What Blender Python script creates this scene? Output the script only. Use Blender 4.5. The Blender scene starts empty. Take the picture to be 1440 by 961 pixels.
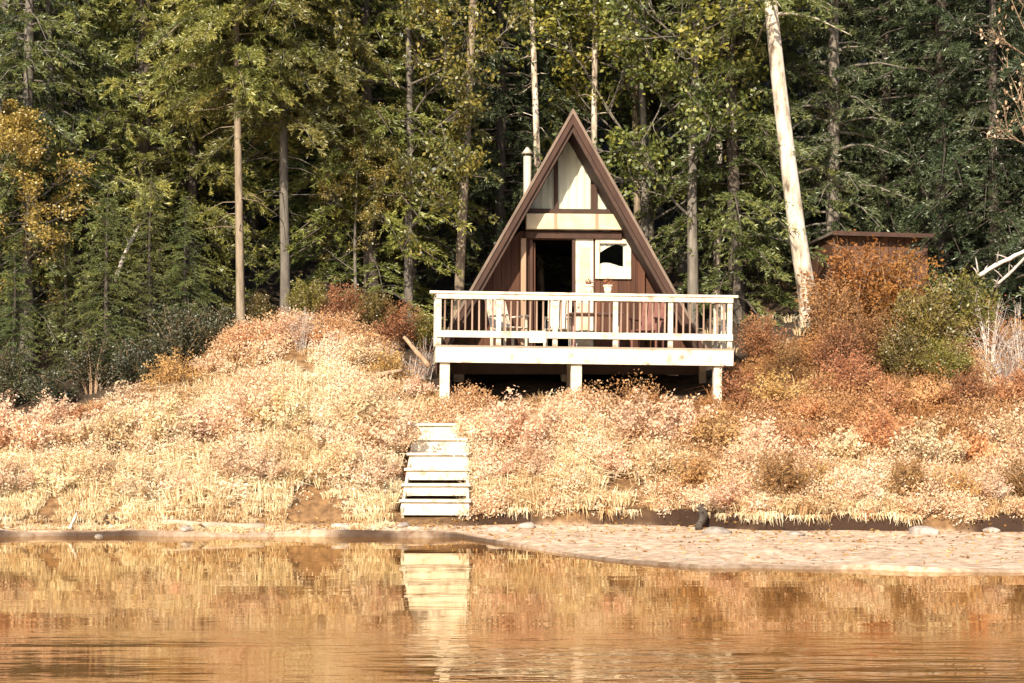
import bpy, bmesh, math, random
import numpy as np
from mathutils import Vector, Matrix

R = math.radians
rng = np.random.default_rng(7)
random.seed(7)
scene = bpy.context.scene
COL = scene.collection

# ------------------------------------------------------------------ camera, sky, sun, exposure
CAM_Z = 1.73
F = 2475.0            # focal length in pixels of a 1440 px wide picture
HZ = 620.0            # row of the horizon in the same picture
cam = bpy.data.cameras.new("camera")
cam.sensor_width = 36.0
cam.lens = F / 1440 * 36
cam.shift_y = (HZ - 480.5) / 1440
cam.clip_start = 0.1
cam.clip_end = 2000
camo = bpy.data.objects.new("camera", cam)
camo.location = (0, 0, CAM_Z)
camo.rotation_euler = (R(90), 0, 0)
COL.objects.link(camo)
scene.camera = camo

SUN_EL, SUN_AZ = 31.0, 15.0     # azimuth: degrees to the left of straight behind the camera
world = bpy.data.worlds.new("World")
scene.world = world
world.use_nodes = True
nt = world.node_tree
for n in list(nt.nodes):
    nt.nodes.remove(n)
sky = nt.nodes.new("ShaderNodeTexSky")
sky.sky_type = 'NISHITA'
sky.sun_disc = False
sky.sun_elevation = R(SUN_EL)
sky.sun_rotation = R(180 + SUN_AZ)
bg = nt.nodes.new("ShaderNodeBackground")
bg.inputs["Strength"].default_value = 0.14
wo = nt.nodes.new("ShaderNodeOutputWorld")
nt.links.new(sky.outputs[0], bg.inputs[0])
nt.links.new(bg.outputs[0], wo.inputs[0])

sl = bpy.data.lights.new("sun", 'SUN')
sl.energy = 4.6
sl.angle = R(0.5)
sl.color = (1.0, 0.90, 0.74)
so = bpy.data.objects.new("sun", sl)
sd = Vector((-math.sin(R(SUN_AZ)) * math.cos(R(SUN_EL)), -math.cos(R(SUN_AZ)) * math.cos(R(SUN_EL)), math.sin(R(SUN_EL))))
so.rotation_euler = sd.to_track_quat('Z', 'Y').to_euler()
so.location = (-20, -30, 40)
COL.objects.link(so)

scene.view_settings.view_transform = 'Standard'
scene.view_settings.look = 'None'
scene.view_settings.exposure = 1.08
scene.view_settings.gamma = 1.0
scene.cycles.max_bounces = 6
scene.cycles.transparent_max_bounces = 12
scene.cycles.use_denoising = True

def P(px, py, D):
    return Vector(((px - 720) * D / F, D, CAM_Z + (HZ - py) * D / F))

def X(px, D):
    return (px - 720) * D / F

# ------------------------------------------------------------------ materials
def new_mat(name):
    m = bpy.data.materials.new(name)
    m.use_nodes = True
    t = m.node_tree
    for n in list(t.nodes):
        t.nodes.remove(n)
    return m, t

def ramp(t, fac, stops):
    r = t.nodes.new("ShaderNodeValToRGB")
    e = r.color_ramp.elements
    while len(e) > 1:
        e.remove(e[-1])
    e[0].position = stops[0][0]
    e[0].color = (*stops[0][1], 1)
    for p, c in stops[1:]:
        k = e.new(p)
        k.color = (*c, 1)
    t.links.new(fac, r.inputs[0])
    return r.outputs[0]

def noise(t, scale, detail=5, vec=None, stretch=None, rough=0.6):
    n = t.nodes.new("ShaderNodeTexNoise")
    n.inputs["Scale"].default_value = scale
    n.inputs["Detail"].default_value = detail
    n.inputs["Roughness"].default_value = rough
    tc = t.nodes.new("ShaderNodeTexCoord")
    src = tc.outputs["Object"]
    if stretch:
        mp = t.nodes.new("ShaderNodeMapping")
        mp.inputs["Scale"].default_value = stretch
        t.links.new(src, mp.inputs[0])
        src = mp.outputs[0]
    t.links.new(src, n.inputs["Vector"])
    return n.outputs["Fac"]

def surf(name, stops, scale=6, stretch=None, rough=0.8, bump=0.3, bscale=None, bdist=0.02, spec=0.3, jitter=0.0, detail=6):
    m, t = new_mat(name)
    p = t.nodes.new("ShaderNodeBsdfPrincipled")
    o = t.nodes.new("ShaderNodeOutputMaterial")
    t.links.new(p.outputs[0], o.inputs[0])
    c = ramp(t, noise(t, scale, detail, stretch=stretch), stops)
    if jitter:
        oi = t.nodes.new("ShaderNodeObjectInfo")
        h = t.nodes.new("ShaderNodeHueSaturation")
        mr = t.nodes.new("ShaderNodeMapRange")
        mr.inputs[3].default_value = 1 - jitter
        mr.inputs[4].default_value = 1 + jitter
        t.links.new(oi.outputs["Random"], mr.inputs[0])
        t.links.new(mr.outputs[0], h.inputs["Value"])
        t.links.new(c, h.inputs["Color"])
        c = h.outputs[0]
    t.links.new(c, p.inputs["Base Color"])
    p.inputs["Roughness"].default_value = rough
    p.inputs["Specular IOR Level"].default_value = spec
    if bump:
        b = t.nodes.new("ShaderNodeBump")
        b.inputs["Strength"].default_value = bump
        b.inputs["Distance"].default_value = bdist
        t.links.new(noise(t, bscale or scale * 3, 5, stretch=stretch), b.inputs["Height"])
        t.links.new(b.outputs[0], p.inputs["Normal"])
    return m

def leaf_mat(name, c_lo, c_mid, c_hi, trans=0.35, jitter=0.25, nscale=0.7, hue=0.02, gloss=0.05):
    """leaf colour: per-leaf tint (attribute) + slow noise + per-plant shift"""
    m, t = new_mat(name)
    at = t.nodes.new("ShaderNodeAttribute")
    at.attribute_name = "tint"
    ns = noise(t, nscale, 3)
    ma = t.nodes.new("ShaderNodeMath")
    ma.operation = 'MULTIPLY_ADD'
    ma.inputs[1].default_value = 1.1
    ma.inputs[2].default_value = -0.55
    t.links.new(ns, ma.inputs[0])
    ad = t.nodes.new("ShaderNodeMath")
    ad.operation = 'ADD'
    t.links.new(ma.outputs[0], ad.inputs[0])
    t.links.new(at.outputs["Fac"], ad.inputs[1])
    c = ramp(t, ad.outputs[0], [(0.0, c_lo), (0.5, c_mid), (1.0, c_hi)])
    oi = t.nodes.new("ShaderNodeObjectInfo")
    h = t.nodes.new("ShaderNodeHueSaturation")
    mr = t.nodes.new("ShaderNodeMapRange")
    mr.inputs[3].default_value = 1 - jitter
    mr.inputs[4].default_value = 1 + jitter
    mh = t.nodes.new("ShaderNodeMapRange")
    mh.inputs[3].default_value = 0.5 - hue
    mh.inputs[4].default_value = 0.5 + hue
    mu = t.nodes.new("ShaderNodeMath")
    mu.operation = 'MULTIPLY'
    mu.inputs[1].default_value = 7.31
    fr = t.nodes.new("ShaderNodeMath")
    fr.operation = 'FRACT'
    t.links.new(oi.outputs["Random"], mr.inputs[0])
    t.links.new(oi.outputs["Random"], mu.inputs[0])
    t.links.new(mu.outputs[0], fr.inputs[0])
    t.links.new(fr.outputs[0], mh.inputs[0])
    t.links.new(mr.outputs[0], h.inputs["Value"])
    t.links.new(mh.outputs[0], h.inputs["Hue"])
    t.links.new(c, h.inputs["Color"])
    d = t.nodes.new("ShaderNodeBsdfDiffuse")
    tr = t.nodes.new("ShaderNodeBsdfTranslucent")
    mx = t.nodes.new("ShaderNodeMixShader")
    mx.inputs[0].default_value = trans
    t.links.new(h.outputs[0], d.inputs[0])
    t.links.new(h.outputs[0], tr.inputs[0])
    t.links.new(d.outputs[0], mx.inputs[1])
    t.links.new(tr.outputs[0], mx.inputs[2])
    g = t.nodes.new("ShaderNodeBsdfGlossy")
    g.inputs["Roughness"].default_value = 0.45
    g.inputs["Color"].default_value = (0.9, 0.9, 0.85, 1)
    mg = t.nodes.new("ShaderNodeMixShader")
    mg.inputs[0].default_value = gloss
    t.links.new(mx.outputs[0], mg.inputs[1])
    t.links.new(g.outputs[0], mg.inputs[2])
    o = t.nodes.new("ShaderNodeOutputMaterial")
    t.links.new(mg.outputs[0], o.inputs[0])
    return m

M = {}
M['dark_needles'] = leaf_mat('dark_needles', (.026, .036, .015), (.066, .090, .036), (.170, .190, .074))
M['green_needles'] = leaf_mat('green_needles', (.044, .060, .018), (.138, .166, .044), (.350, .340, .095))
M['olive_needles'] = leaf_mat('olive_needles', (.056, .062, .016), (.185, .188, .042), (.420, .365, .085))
M['yellow_leaves'] = leaf_mat('yellow_leaves', (.040, .050, .010), (.200, .175, .030), (.460, .330, .060), trans=.4)
M['golden_leaves'] = leaf_mat('golden_leaves', (.12, .08, .012), (.29, .195, .04), (.50, .35, .08), trans=.4)
M['green_leaves'] = leaf_mat('green_leaves', (.046, .062, .014), (.150, .165, .032), (.370, .310, .060), trans=.4)
M['straw_leaves'] = leaf_mat('straw_leaves', (.46, .28, .13), (.74, .53, .33), (.87, .75, .57), trans=.42, jitter=.10, nscale=2.2, gloss=0)
M['orange_leaves'] = leaf_mat('orange_leaves', (.24, .095, .028), (.54, .30, .125), (.72, .48, .235), trans=.4, gloss=0, jitter=.2, nscale=2)
M['rust_leaves'] = leaf_mat('rust_leaves', (.10, .038, .014), (.32, .155, .066), (.52, .30, .135), trans=.38, gloss=.01, jitter=.2, nscale=1.5)
M['moss_leaves'] = leaf_mat('moss_leaves', (.05, .05, .010), (.17, .14, .026), (.36, .28, .06), trans=.35, nscale=1.5)
M['plum_leaves'] = leaf_mat('plum_leaves', (.018, .020, .010), (.055, .058, .026), (.14, .13, .05), trans=.25)
M['grass'] = leaf_mat('grass', (.40, .20, .08), (.68, .49, .27), (.85, .75, .53), trans=.4, jitter=0, nscale=0.9, hue=0, gloss=0)
M['cover'] = leaf_mat('cover', (.46, .24, .10), (.74, .51, .31), (.88, .76, .58), trans=.42, jitter=0, nscale=1.1, hue=0, gloss=0)
M['fern_leaves'] = leaf_mat('fern_leaves', (.09, .028, .010), (.29, .098, .034), (.46, .20, .075), trans=.36, jitter=.15, nscale=1.5, gloss=.01)
M['baluster_wood'] = surf('baluster_wood', [(.25, (.14, .085, .055)), (.75, (.30, .20, .14))], 6, (1, 1, .15), bump=.3, bdist=.003, jitter=.3)
M['bark_grey'] = surf('bark_grey', [(.3, (.06, .05, .04)), (.7, (.19, .16, .125))], 9, (1, 1, .18), bump=.8, bdist=.03, jitter=.25)
M['bark_dark'] = surf('bark_dark', [(.3, (.03, .023, .018)), (.7, (.10, .078, .058))], 9, (1, 1, .18), bump=.8, bdist=.03, jitter=.25)
M['bark_tan'] = surf('bark_tan', [(.3, (.12, .085, .055)), (.7, (.31, .24, .165))], 9, (1, 1, .2), bump=.7, bdist=.02, jitter=.1)
M['bark_pale'] = surf('bark_pale', [(.36, (.10, .07, .05)), (.46, (.36, .29, .21)), (.58, (.55, .47, .38))], 5, (1, 1, .30), bump=.5, bdist=.02, jitter=.05)
M['twig'] = surf('twig', [(.3, (.16, .10, .06)), (.7, (.34, .23, .14))], 12, bump=0, jitter=.3)
M['dead_twig'] = surf('dead_twig', [(.3, (.30, .25, .21)), (.7, (.55, .48, .42))], 12, bump=0, jitter=.2)
M['board_brown'] = surf('board_brown', [(.25, (.040, .015, .008)), (.75, (.102, .040, .019))], 5, (1, 1, .12), bump=.35, bdist=.006, jitter=.22)
M['trim_brown'] = surf('trim_brown', [(.25, (.034, .016, .010)), (.75, (.068, .032, .020))], 6, (1, 1, .2), bump=.3, bdist=.006, jitter=.1)
M['edge_trim'] = surf('edge_trim', [(.25, (.10, .068, .048)), (.75, (.20, .14, .10))], 6, (1, 1, .2), bump=.3, bdist=.006)
M['soffit_dark'] = surf('soffit_dark', [(.25, (.028, .015, .010)), (.75, (.065, .034, .022))], 5, (1, .2, 1), bump=.2)
M['shingle'] = surf('shingle', [(.25, (.05, .036, .028)), (.75, (.13, .092, .070))], 14, bump=.6, bdist=.01, jitter=.2)
M['post_tan'] = surf('post_tan', [(.25, (.22, .13, .075)), (.75, (.38, .25, .16))], 6, (1, 1, .15), bump=.3, bdist=.005)
M['white_paint'] = surf('white_paint', [(.30, (.24, .17, .11)), (.40, (.46, .38, .28)), (.55, (.56, .49, .38)), (.8, (.62, .55, .44))], 5, (1, 1, 1), rough=.6, bump=.25, bscale=30, bdist=.003, jitter=.04)
M['cream_paint'] = surf('cream_paint', [(.28, (.42, .31, .19)), (.65, (.56, .45, .29))], 4, rough=.6, bump=.2, bdist=.004)
M['deck_wood'] = surf('deck_wood', [(.25, (.18, .13, .09)), (.75, (.36, .28, .20))], 5, (.15, 1, 1), bump=.4, bdist=.004, jitter=.15)
M['curtain'] = surf('curtain', [(.25, (.66, .60, .48)), (.75, (.80, .76, .65))], 3, (1, 1, .1), rough=.9, bump=.15, bdist=.01)
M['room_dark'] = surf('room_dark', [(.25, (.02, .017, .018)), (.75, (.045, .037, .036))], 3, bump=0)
M['metal_pale'] = surf('metal_pale', [(.25, (.34, .29, .23)), (.75, (.48, .42, .34))], 8, (1, 1, .3), rough=.45, bump=.1)
M['shed_board'] = surf('shed_board', [(.25, (.055, .026, .015)), (.75, (.14, .064, .034))], 5, (1, 1, .12), bump=.4, bdist=.006, jitter=.25)
M['shed_roof'] = surf('shed_roof', [(.25, (.13, .10, .08)), (.75, (.28, .22, .17))], 6, bump=.4)
M['red_fabric'] = surf('red_fabric', [(.3, (.12, .048, .036)), (.7, (.19, .08, .06))], 9, bump=.2)
M['table_wood'] = surf('table_wood', [(.3, (.30, .17, .13)), (.7, (.46, .28, .21))], 6, (.15, 1, 1), bump=.3, bdist=.004)
M['towel'] = surf('towel', [(.3, (.78, .68, .42)), (.7, (.86, .80, .58))], 12, rough=.95, bump=.3)
M['pot'] = surf('pot', [(.3, (.60, .47, .33)), (.7, (.72, .60, .46))], 9, bump=.2)
M['soil'] = surf('soil', [(.3, (.03, .02, .014)), (.7, (.06, .04, .03))], 20)
M['driftwood'] = surf('driftwood', [(.3, (.30, .20, .13)), (.7, (.58, .45, .33))], 6, (.2, 1, 1), bump=.6, bdist=.02, jitter=.2)
M['stone'] = surf('stone', [(.3, (.18, .14, .11)), (.7, (.40, .33, .27))], 7, bump=.5, jitter=.2)

def ground_material():
    m, t = new_mat('ground')
    p = t.nodes.new("ShaderNodeBsdfPrincipled")
    o = t.nodes.new("ShaderNodeOutputMaterial")
    t.links.new(p.outputs[0], o.inputs[0])
    n1 = noise(t, .8, 6)
    n2 = noise(t, 6, 8)
    sand = ramp(t, n2, [(.3, (.24, .14, .08)), (.47, (.44, .30, .19)), (.66, (.62, .46, .33))])
    soil = ramp(t, n2, [(.3, (.07, .035, .015)), (.7, (.25, .14, .06))])
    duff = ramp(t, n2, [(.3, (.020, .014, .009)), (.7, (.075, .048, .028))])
    a1 = t.nodes.new("ShaderNodeAttribute"); a1.attribute_name = "shore"
    a2 = t.nodes.new("ShaderNodeAttribute"); a2.attribute_name = "wood"
    x1 = t.nodes.new("ShaderNodeMix"); x1.data_type = 'RGBA'
    x2 = t.nodes.new("ShaderNodeMix"); x2.data_type = 'RGBA'
    t.links.new(a1.outputs["Fac"], x1.inputs[0])
    t.links.new(soil, x1.inputs[6]); t.links.new(sand, x1.inputs[7])
    t.links.new(a2.outputs["Fac"], x2.inputs[0])
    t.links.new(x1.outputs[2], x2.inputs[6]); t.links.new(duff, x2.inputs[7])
    # damp rim of the mud, plus shade painted on the bank's cut face
    a3 = t.nodes.new("ShaderNodeAttribute"); a3.attribute_name = "wet_shade"
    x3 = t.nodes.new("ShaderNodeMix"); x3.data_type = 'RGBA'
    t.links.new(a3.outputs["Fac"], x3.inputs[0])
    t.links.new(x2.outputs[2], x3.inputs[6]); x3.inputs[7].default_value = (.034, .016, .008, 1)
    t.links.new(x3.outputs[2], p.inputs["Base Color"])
    p.inputs["Roughness"].default_value = .85
    p.inputs["Specular IOR Level"].default_value = .25
    b = t.nodes.new("ShaderNodeBump"); b.inputs["Strength"].default_value = .7; b.inputs["Distance"].default_value = .05
    t.links.new(n2, b.inputs["Height"]); t.links.new(b.outputs[0], p.inputs["Normal"])
    return m

def water_material():
    m, t = new_mat('lake_water')
    o = t.nodes.new("ShaderNodeOutputMaterial")
    df = t.nodes.new("ShaderNodeBsdfDiffuse"); df.inputs[0].default_value = (.140, .060, .019, 1)
    gl = t.nodes.new("ShaderNodeBsdfGlossy"); gl.inputs["Roughness"].default_value = .014
    gl.inputs[0].default_value = (1.0, .91, .74, 1)
    fr = t.nodes.new("ShaderNodeFresnel"); fr.inputs["IOR"].default_value = 1.48
    mx = t.nodes.new("ShaderNodeMixShader")
    t.links.new(fr.outputs[0], mx.inputs[0]); t.links.new(df.outputs[0], mx.inputs[1]); t.links.new(gl.outputs[0], mx.inputs[2])
    t.links.new(mx.outputs[0], o.inputs[0])
    # a breeze roughens the water away from the sheltered shore
    tc = t.nodes.new("ShaderNodeTexCoord"); sp = t.nodes.new("ShaderNodeSeparateXYZ")
    t.links.new(tc.outputs["Object"], sp.inputs[0])
    br = t.nodes.new("ShaderNodeMapRange"); br.interpolation_type = 'SMOOTHSTEP'
    br.inputs[1].default_value = 16.6; br.inputs[2].default_value = 13.6; br.inputs[3].default_value = .25; br.inputs[4].default_value = 11.0
    t.links.new(sp.outputs[1], br.inputs[0])
    w1 = noise(t, 1.0, 3, stretch=(.35, 1.5, 1), rough=.5)
    w2 = noise(t, 1.0, 3, stretch=(.62, 2.6, 1), rough=.6)
    patch = ramp(t, noise(t, 1.0, 2, stretch=(.10, .22, 1)), [(.44, (.10,) * 3), (.60, (1.0,) * 3)])
    mu = t.nodes.new("ShaderNodeMath"); mu.operation = 'MULTIPLY'
    t.links.new(w2, mu.inputs[0]); t.links.new(patch, mu.inputs[1])
    b1 = t.nodes.new("ShaderNodeBump"); b1.inputs["Strength"].default_value = 1; b1.inputs["Distance"].default_value = .0026
    b2 = t.nodes.new("ShaderNodeBump"); b2.inputs["Strength"].default_value = 1; b2.inputs["Distance"].default_value = .0050
    t.links.new(w1, b1.inputs["Height"]); mb2 = t.nodes.new("ShaderNodeMath"); mb2.operation = 'MULTIPLY'
    t.links.new(mu.outputs[0], mb2.inputs[0]); t.links.new(br.outputs[0], mb2.inputs[1])
    t.links.new(mb2.outputs[0], b2.inputs["Height"])
    t.links.new(b1.outputs[0], b2.inputs["Normal"]); t.links.new(b2.outputs[0], gl.inputs["Normal"])
    return m

def glass_material():
    m, t = new_mat('window_glass')
    tr = t.nodes.new("ShaderNodeBsdfTransparent")
    tr.inputs[0].default_value = (.92, .93, .92, 1)
    g = t.nodes.new("ShaderNodeBsdfGlossy"); g.inputs["Roughness"].default_value = .02
    fr = t.nodes.new("ShaderNodeFresnel"); fr.inputs["IOR"].default_value = 1.5
    mx = t.nodes.new("ShaderNodeMixShader")
    o = t.nodes.new("ShaderNodeOutputMaterial")
    t.links.new(fr.outputs[0], mx.inputs[0]); t.links.new(tr.outputs[0], mx.inputs[1])
    t.links.new(g.outputs[0], mx.inputs[2]); t.links.new(mx.outputs[0], o.inputs[0])
    return m

M['ground'] = ground_material()
M['water'] = water_material()
M['glass'] = glass_material()

# ------------------------------------------------------------------ object helpers
def tag(o, label=None, cat=None, group=None, kind=None):
    if label: o['label'] = label
    if cat: o['category'] = cat
    if group: o['group'] = group
    if kind: o['kind'] = kind
    return o

def empty(name, loc=(0, 0, 0), rz=0.0, ry=0.0):
    o = bpy.data.objects.new(name, None)
    o.empty_display_size = .2
    o.location = loc
    o.rotation_euler = (0, ry, rz)
    COL.objects.link(o)
    return o

def link_mesh(name, me, parent=None):
    o = bpy.data.objects.new(name, me)
    COL.objects.link(o)
    if parent is not None:
        o.parent = parent
    return o

class MB:
    def __init__(s):
        s.v, s.f = [], []
    def add(s, vs, fs):
        k = len(s.v)
        s.v += [tuple(v) for v in vs]
        s.f += [tuple(i + k for i in f) for f in fs]
        return s
    def box(s, c, d, rot=None):
        h = [Vector((x * d[0] / 2, y * d[1] / 2, z * d[2] / 2)) for z in (-1, 1) for y in (-1, 1) for x in (-1, 1)]
        if rot is not None:
            h = [rot @ q for q in h]
        c = Vector(c)
        return s.add([c + q for q in h], [(0, 2, 3, 1), (4, 5, 7, 6), (0, 1, 5, 4), (2, 6, 7, 3), (0, 4, 6, 2), (1, 3, 7, 5)])
    def bar(s, a, b, w, h):
        a, b = Vector(a), Vector(b)
        d = b - a
        return s.box((a + b) / 2, (w, h, d.length), d.to_track_quat('Z', 'Y').to_matrix())
    def prism(s, poly, y0, y1):
        """poly: (x, z) counter-clockwise seen from -y"""
        n = len(poly)
        vs = [(x, y0, z) for x, z in poly] + [(x, y1, z) for x, z in poly]
        fs = [tuple(range(n)), tuple(range(2 * n - 1, n - 1, -1))]
        fs += [(i, i + n, (i + 1) % n + n, (i + 1) % n) for i in range(n)]
        return s.add(vs, fs)
    def tube(s, pts, rad, n=6, cap=True):
        pts = [Vector(p) for p in pts]
        rings = []
        up = Vector((0.31, .17, .93))
        for i, p in enumerate(pts):
            d = (pts[min(i + 1, len(pts) - 1)] - pts[max(i - 1, 0)]).normalized()
            u = d.cross(up)
            if u.length < 1e-3: u = d.cross(Vector((1, 0, 0)))
            u.normalize()
            w = d.cross(u)
            rings.append([p + (u * math.cos(a) + w * math.sin(a)) * rad[i] for a in [2 * math.pi * k / n for k in range(n)]])
        vs = [q for r in rings for q in r]
        fs = [(i * n + k, i * n + (k + 1) % n, (i + 1) * n + (k + 1) % n, (i + 1) * n + k) for i in range(len(pts) - 1) for k in range(n)]
        if cap:
            fs += [tuple(range(n))[::-1], tuple((len(pts) - 1) * n + k for k in range(n))]
        return s.add(vs, fs)
    def mesh(s, name, mat, smooth=False, bevel=0):
        me = bpy.data.meshes.new(name)
        me.from_pydata(s.v, [], s.f)
        me.materials.append(mat)
        if bevel:
            bm = bmesh.new(); bm.from_mesh(me)
            bmesh.ops.recalc_face_normals(bm, faces=bm.faces)
            bmesh.ops.bevel(bm, geom=bm.edges[:], offset=bevel, segments=1, affect='EDGES', clamp_overlap=True)
            bm.to_mesh(me); bm.free()
        if smooth:
            me.polygons.foreach_set('use_smooth', [True] * len(me.polygons))
        me.update()
        return me
    def build(s, name, mat, parent=None, smooth=False, bevel=0):
        return link_mesh(name, s.mesh(name, mat, smooth, bevel), parent)

def quads_mesh(name, V4, tint, mats, tri_extra=None):
    """V4: (N,4,3) quads, each its own face, with a per-face tint"""
    n = len(V4)
    me = bpy.data.meshes.new(name)
    me.vertices.add(n * 4)
    me.vertices.foreach_set('co', np.ascontiguousarray(V4, dtype=np.float32).ravel())
    me.loops.add(n * 4)
    me.loops.foreach_set('vertex_index', np.arange(n * 4, dtype=np.int32))
    me.polygons.add(n)
    me.polygons.foreach_set('loop_start', np.arange(0, n * 4, 4, dtype=np.int32))
    me.polygons.foreach_set('loop_total', np.full(n, 4, dtype=np.int32))
    a = me.attributes.new('tint', 'FLOAT', 'FACE')
    a.data.foreach_set('value', np.ascontiguousarray(tint, dtype=np.float32))
    for m in mats: me.materials.append(m)
    me.update(calc_edges=True)
    return me

def unit(a):
    return a / np.maximum(np.linalg.norm(a, axis=-1, keepdims=True), 1e-9)

def leaves(pos, dirs, ln, wd, r, fold=0.0):
    """leaf rhombs starting at pos along dirs -> (N,4,3)"""
    n = len(pos)
    d = unit(dirs)
    rv = unit(r.normal(size=(n, 3)))
    side = unit(np.cross(d, rv))
    ln = np.broadcast_to(ln, n)[:, None]
    wd = np.broadcast_to(wd, n)[:, None]
    nrm = np.cross(d, side)
    mid = pos + d * ln * .45
    return np.stack([pos, mid + side * wd / 2 + nrm * wd * fold, pos + d * ln, mid - side * wd / 2 + nrm * wd * fold], axis=1)

# ------------------------------------------------------------------ terrain
_ph = rng.uniform(0, 6.28, (40, 2)); _dr = rng.uniform(0, 6.28, 40)
def wob(x, y, sc, k=0, n=6):
    o = np.zeros_like(x, dtype=float)
    for i in range(n):
        a = _dr[(k + i) % 40]
        f = sc * (0.7 + .38 * i)
        o += np.sin((x * math.cos(a) + y * math.sin(a)) * f + _ph[(k + i) % 40, 0]) / (1 + .4 * i)
    return o / 2.6

def shore_y(x):
    return np.interp(x, [-60, -14, -6, -.9, .65, 1.6, 2.7, 6.7, 12, 60], [33, 32.0, 31.8, 31.5, 27.0, 25.0, 23.9, 23.1, 22.6, 21]) + .12 * np.sin(x * 1.7 + 1) + .07 * np.sin(x * 4.3)
def toe_y(x):
    return np.interp(x, [-60, -14, -1.5, -.5, 3.0, 4.2, 8, 60], [33.4, 32.5, 32.3, 32.6, 32.5, 30.6, 30.2, 29]) + .12 * np.sin(x * 1.3) + .06 * np.sin(x * 3.3 + 2)

TX = [-60, -12, -9.5, -7.4, -6, -4.6, -3.4, -2.2, -.8, 1.2, 3.6, 4.8, 6.5, 9, 12, 60]
ROW = [
    (33.8, [1.1, 1.1, 1.15, 1.20, 1.30, 1.45, 1.45, 1.35, 1.30, 1.25, 1.25, 1.35, 1.40, 1.35, 1.3, 1.3]),
    (35.4, [1.6, 1.6, 1.75, 1.95, 2.30, 2.55, 2.45, 2.30, 2.20, 2.20, 2.15, 2.30, 2.30, 2.30, 2.3, 2.3]),
    (37.2, [2.2, 2.3, 2.55, 2.95, 3.30, 3.55, 3.45, 3.10, 2.90, 2.90, 2.90, 3.20, 3.30, 3.30, 3.2, 3.2]),
    (39.2, [3.4, 3.5, 3.80, 4.10, 4.30, 4.40, 4.20, 3.80, 3.30, 3.30, 3.30, 3.90, 4.20, 4.20, 4.1, 4.1]),
    (43.0, [4.6, 4.6, 4.80, 5.00, 5.10, 5.10, 5.00, 4.60, 4.20, 4.20, 4.20, 4.60, 4.80, 4.80, 4.8, 4.8]),
    (50.0, [7.5] * 16), (70.0, [18.0] * 16), (130.0, [48.0] * 16)]
def ground_z(x, y):
    x = np.asarray(x, float); y = np.asarray(y, float)
    x, y = np.broadcast_arrays(x, y)
    sy, ty = shore_y(x), toe_y(x)
    # mud flat from the shore to the toe of the bank
    u = np.clip((y - sy) / np.maximum(ty - sy, .3), 0, 1)
    z = np.where(y < sy, (y - sy) * .28, .035 + .13 * u + .025 * wob(x, y, 2.2) * np.minimum(1, u * 6))
    lip = np.interp(x, [-60, -1.5, .3, 60], [.115, .11, .055, .05])
    lip = lip * (1 + .5 * wob(x, x * 0, 1.6, 31))
    z = np.where(y >= sy, np.maximum(z, .9 * lip + .04 * u), z)
    z = np.where((y >= sy), np.minimum(z, .005 + (y - sy) * np.interp(x, [-1.5, .3], [2.4, 1.1])* (1 + .25 * wob(x, x * 0, 5.0, 13))), z)
    bank0 = np.interp(x, [-60, -1.5, .6, 60], [.34, .34, .44, .44]) + .05 * wob(x, y, 2.5, 5)
    cut = np.clip((y - ty) / .16, 0, 1)
    zz = bank0.copy()
    py, pz = ty + .16, bank0
    for (yy, vals) in ROW:
        v = np.interp(x, TX, vals)
        t = np.clip((y - py) / np.maximum(yy - py, .01), 0, 1)
        zz = np.where(y > py, pz + (v - pz) * t, zz)
        py, pz = yy, v
    zz = zz - .24 * ((x > -2.15) & (x < -.75)) * np.clip((y - ty) / .5, 0, 1) * np.clip((35.2 - y) / .6, 0, 1)
    zz = zz + .12 * wob(x, y, 1.6, 11) * np.clip((y - ty) / 1.5, 0, 1)
    z = z + .05 * np.clip((y - sy) / .6, 0, 1) * np.clip((ty - y) / .4, 0, 1) * wob(x, y * 2.5, 1.3, 17)
    return np.where(y > ty, z * (1 - cut) + zz * cut, z)

def gz(x, y):
    return float(ground_z(np.array([x]), np.array([y]))[0])

def bank_top(x):
    """how far back the dry grass reaches"""
    return np.interp(x, [-60, -12, -8, -6.5, -4.5, -3, -1.9, -1.4, 3.9, 4.5, 6, 9, 60], [35.6, 35.7, 36.2, 37.6, 38.2, 37.8, 36.6, 35.8, 35.6, 36.6, 37.6, 37.9, 38])

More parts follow.
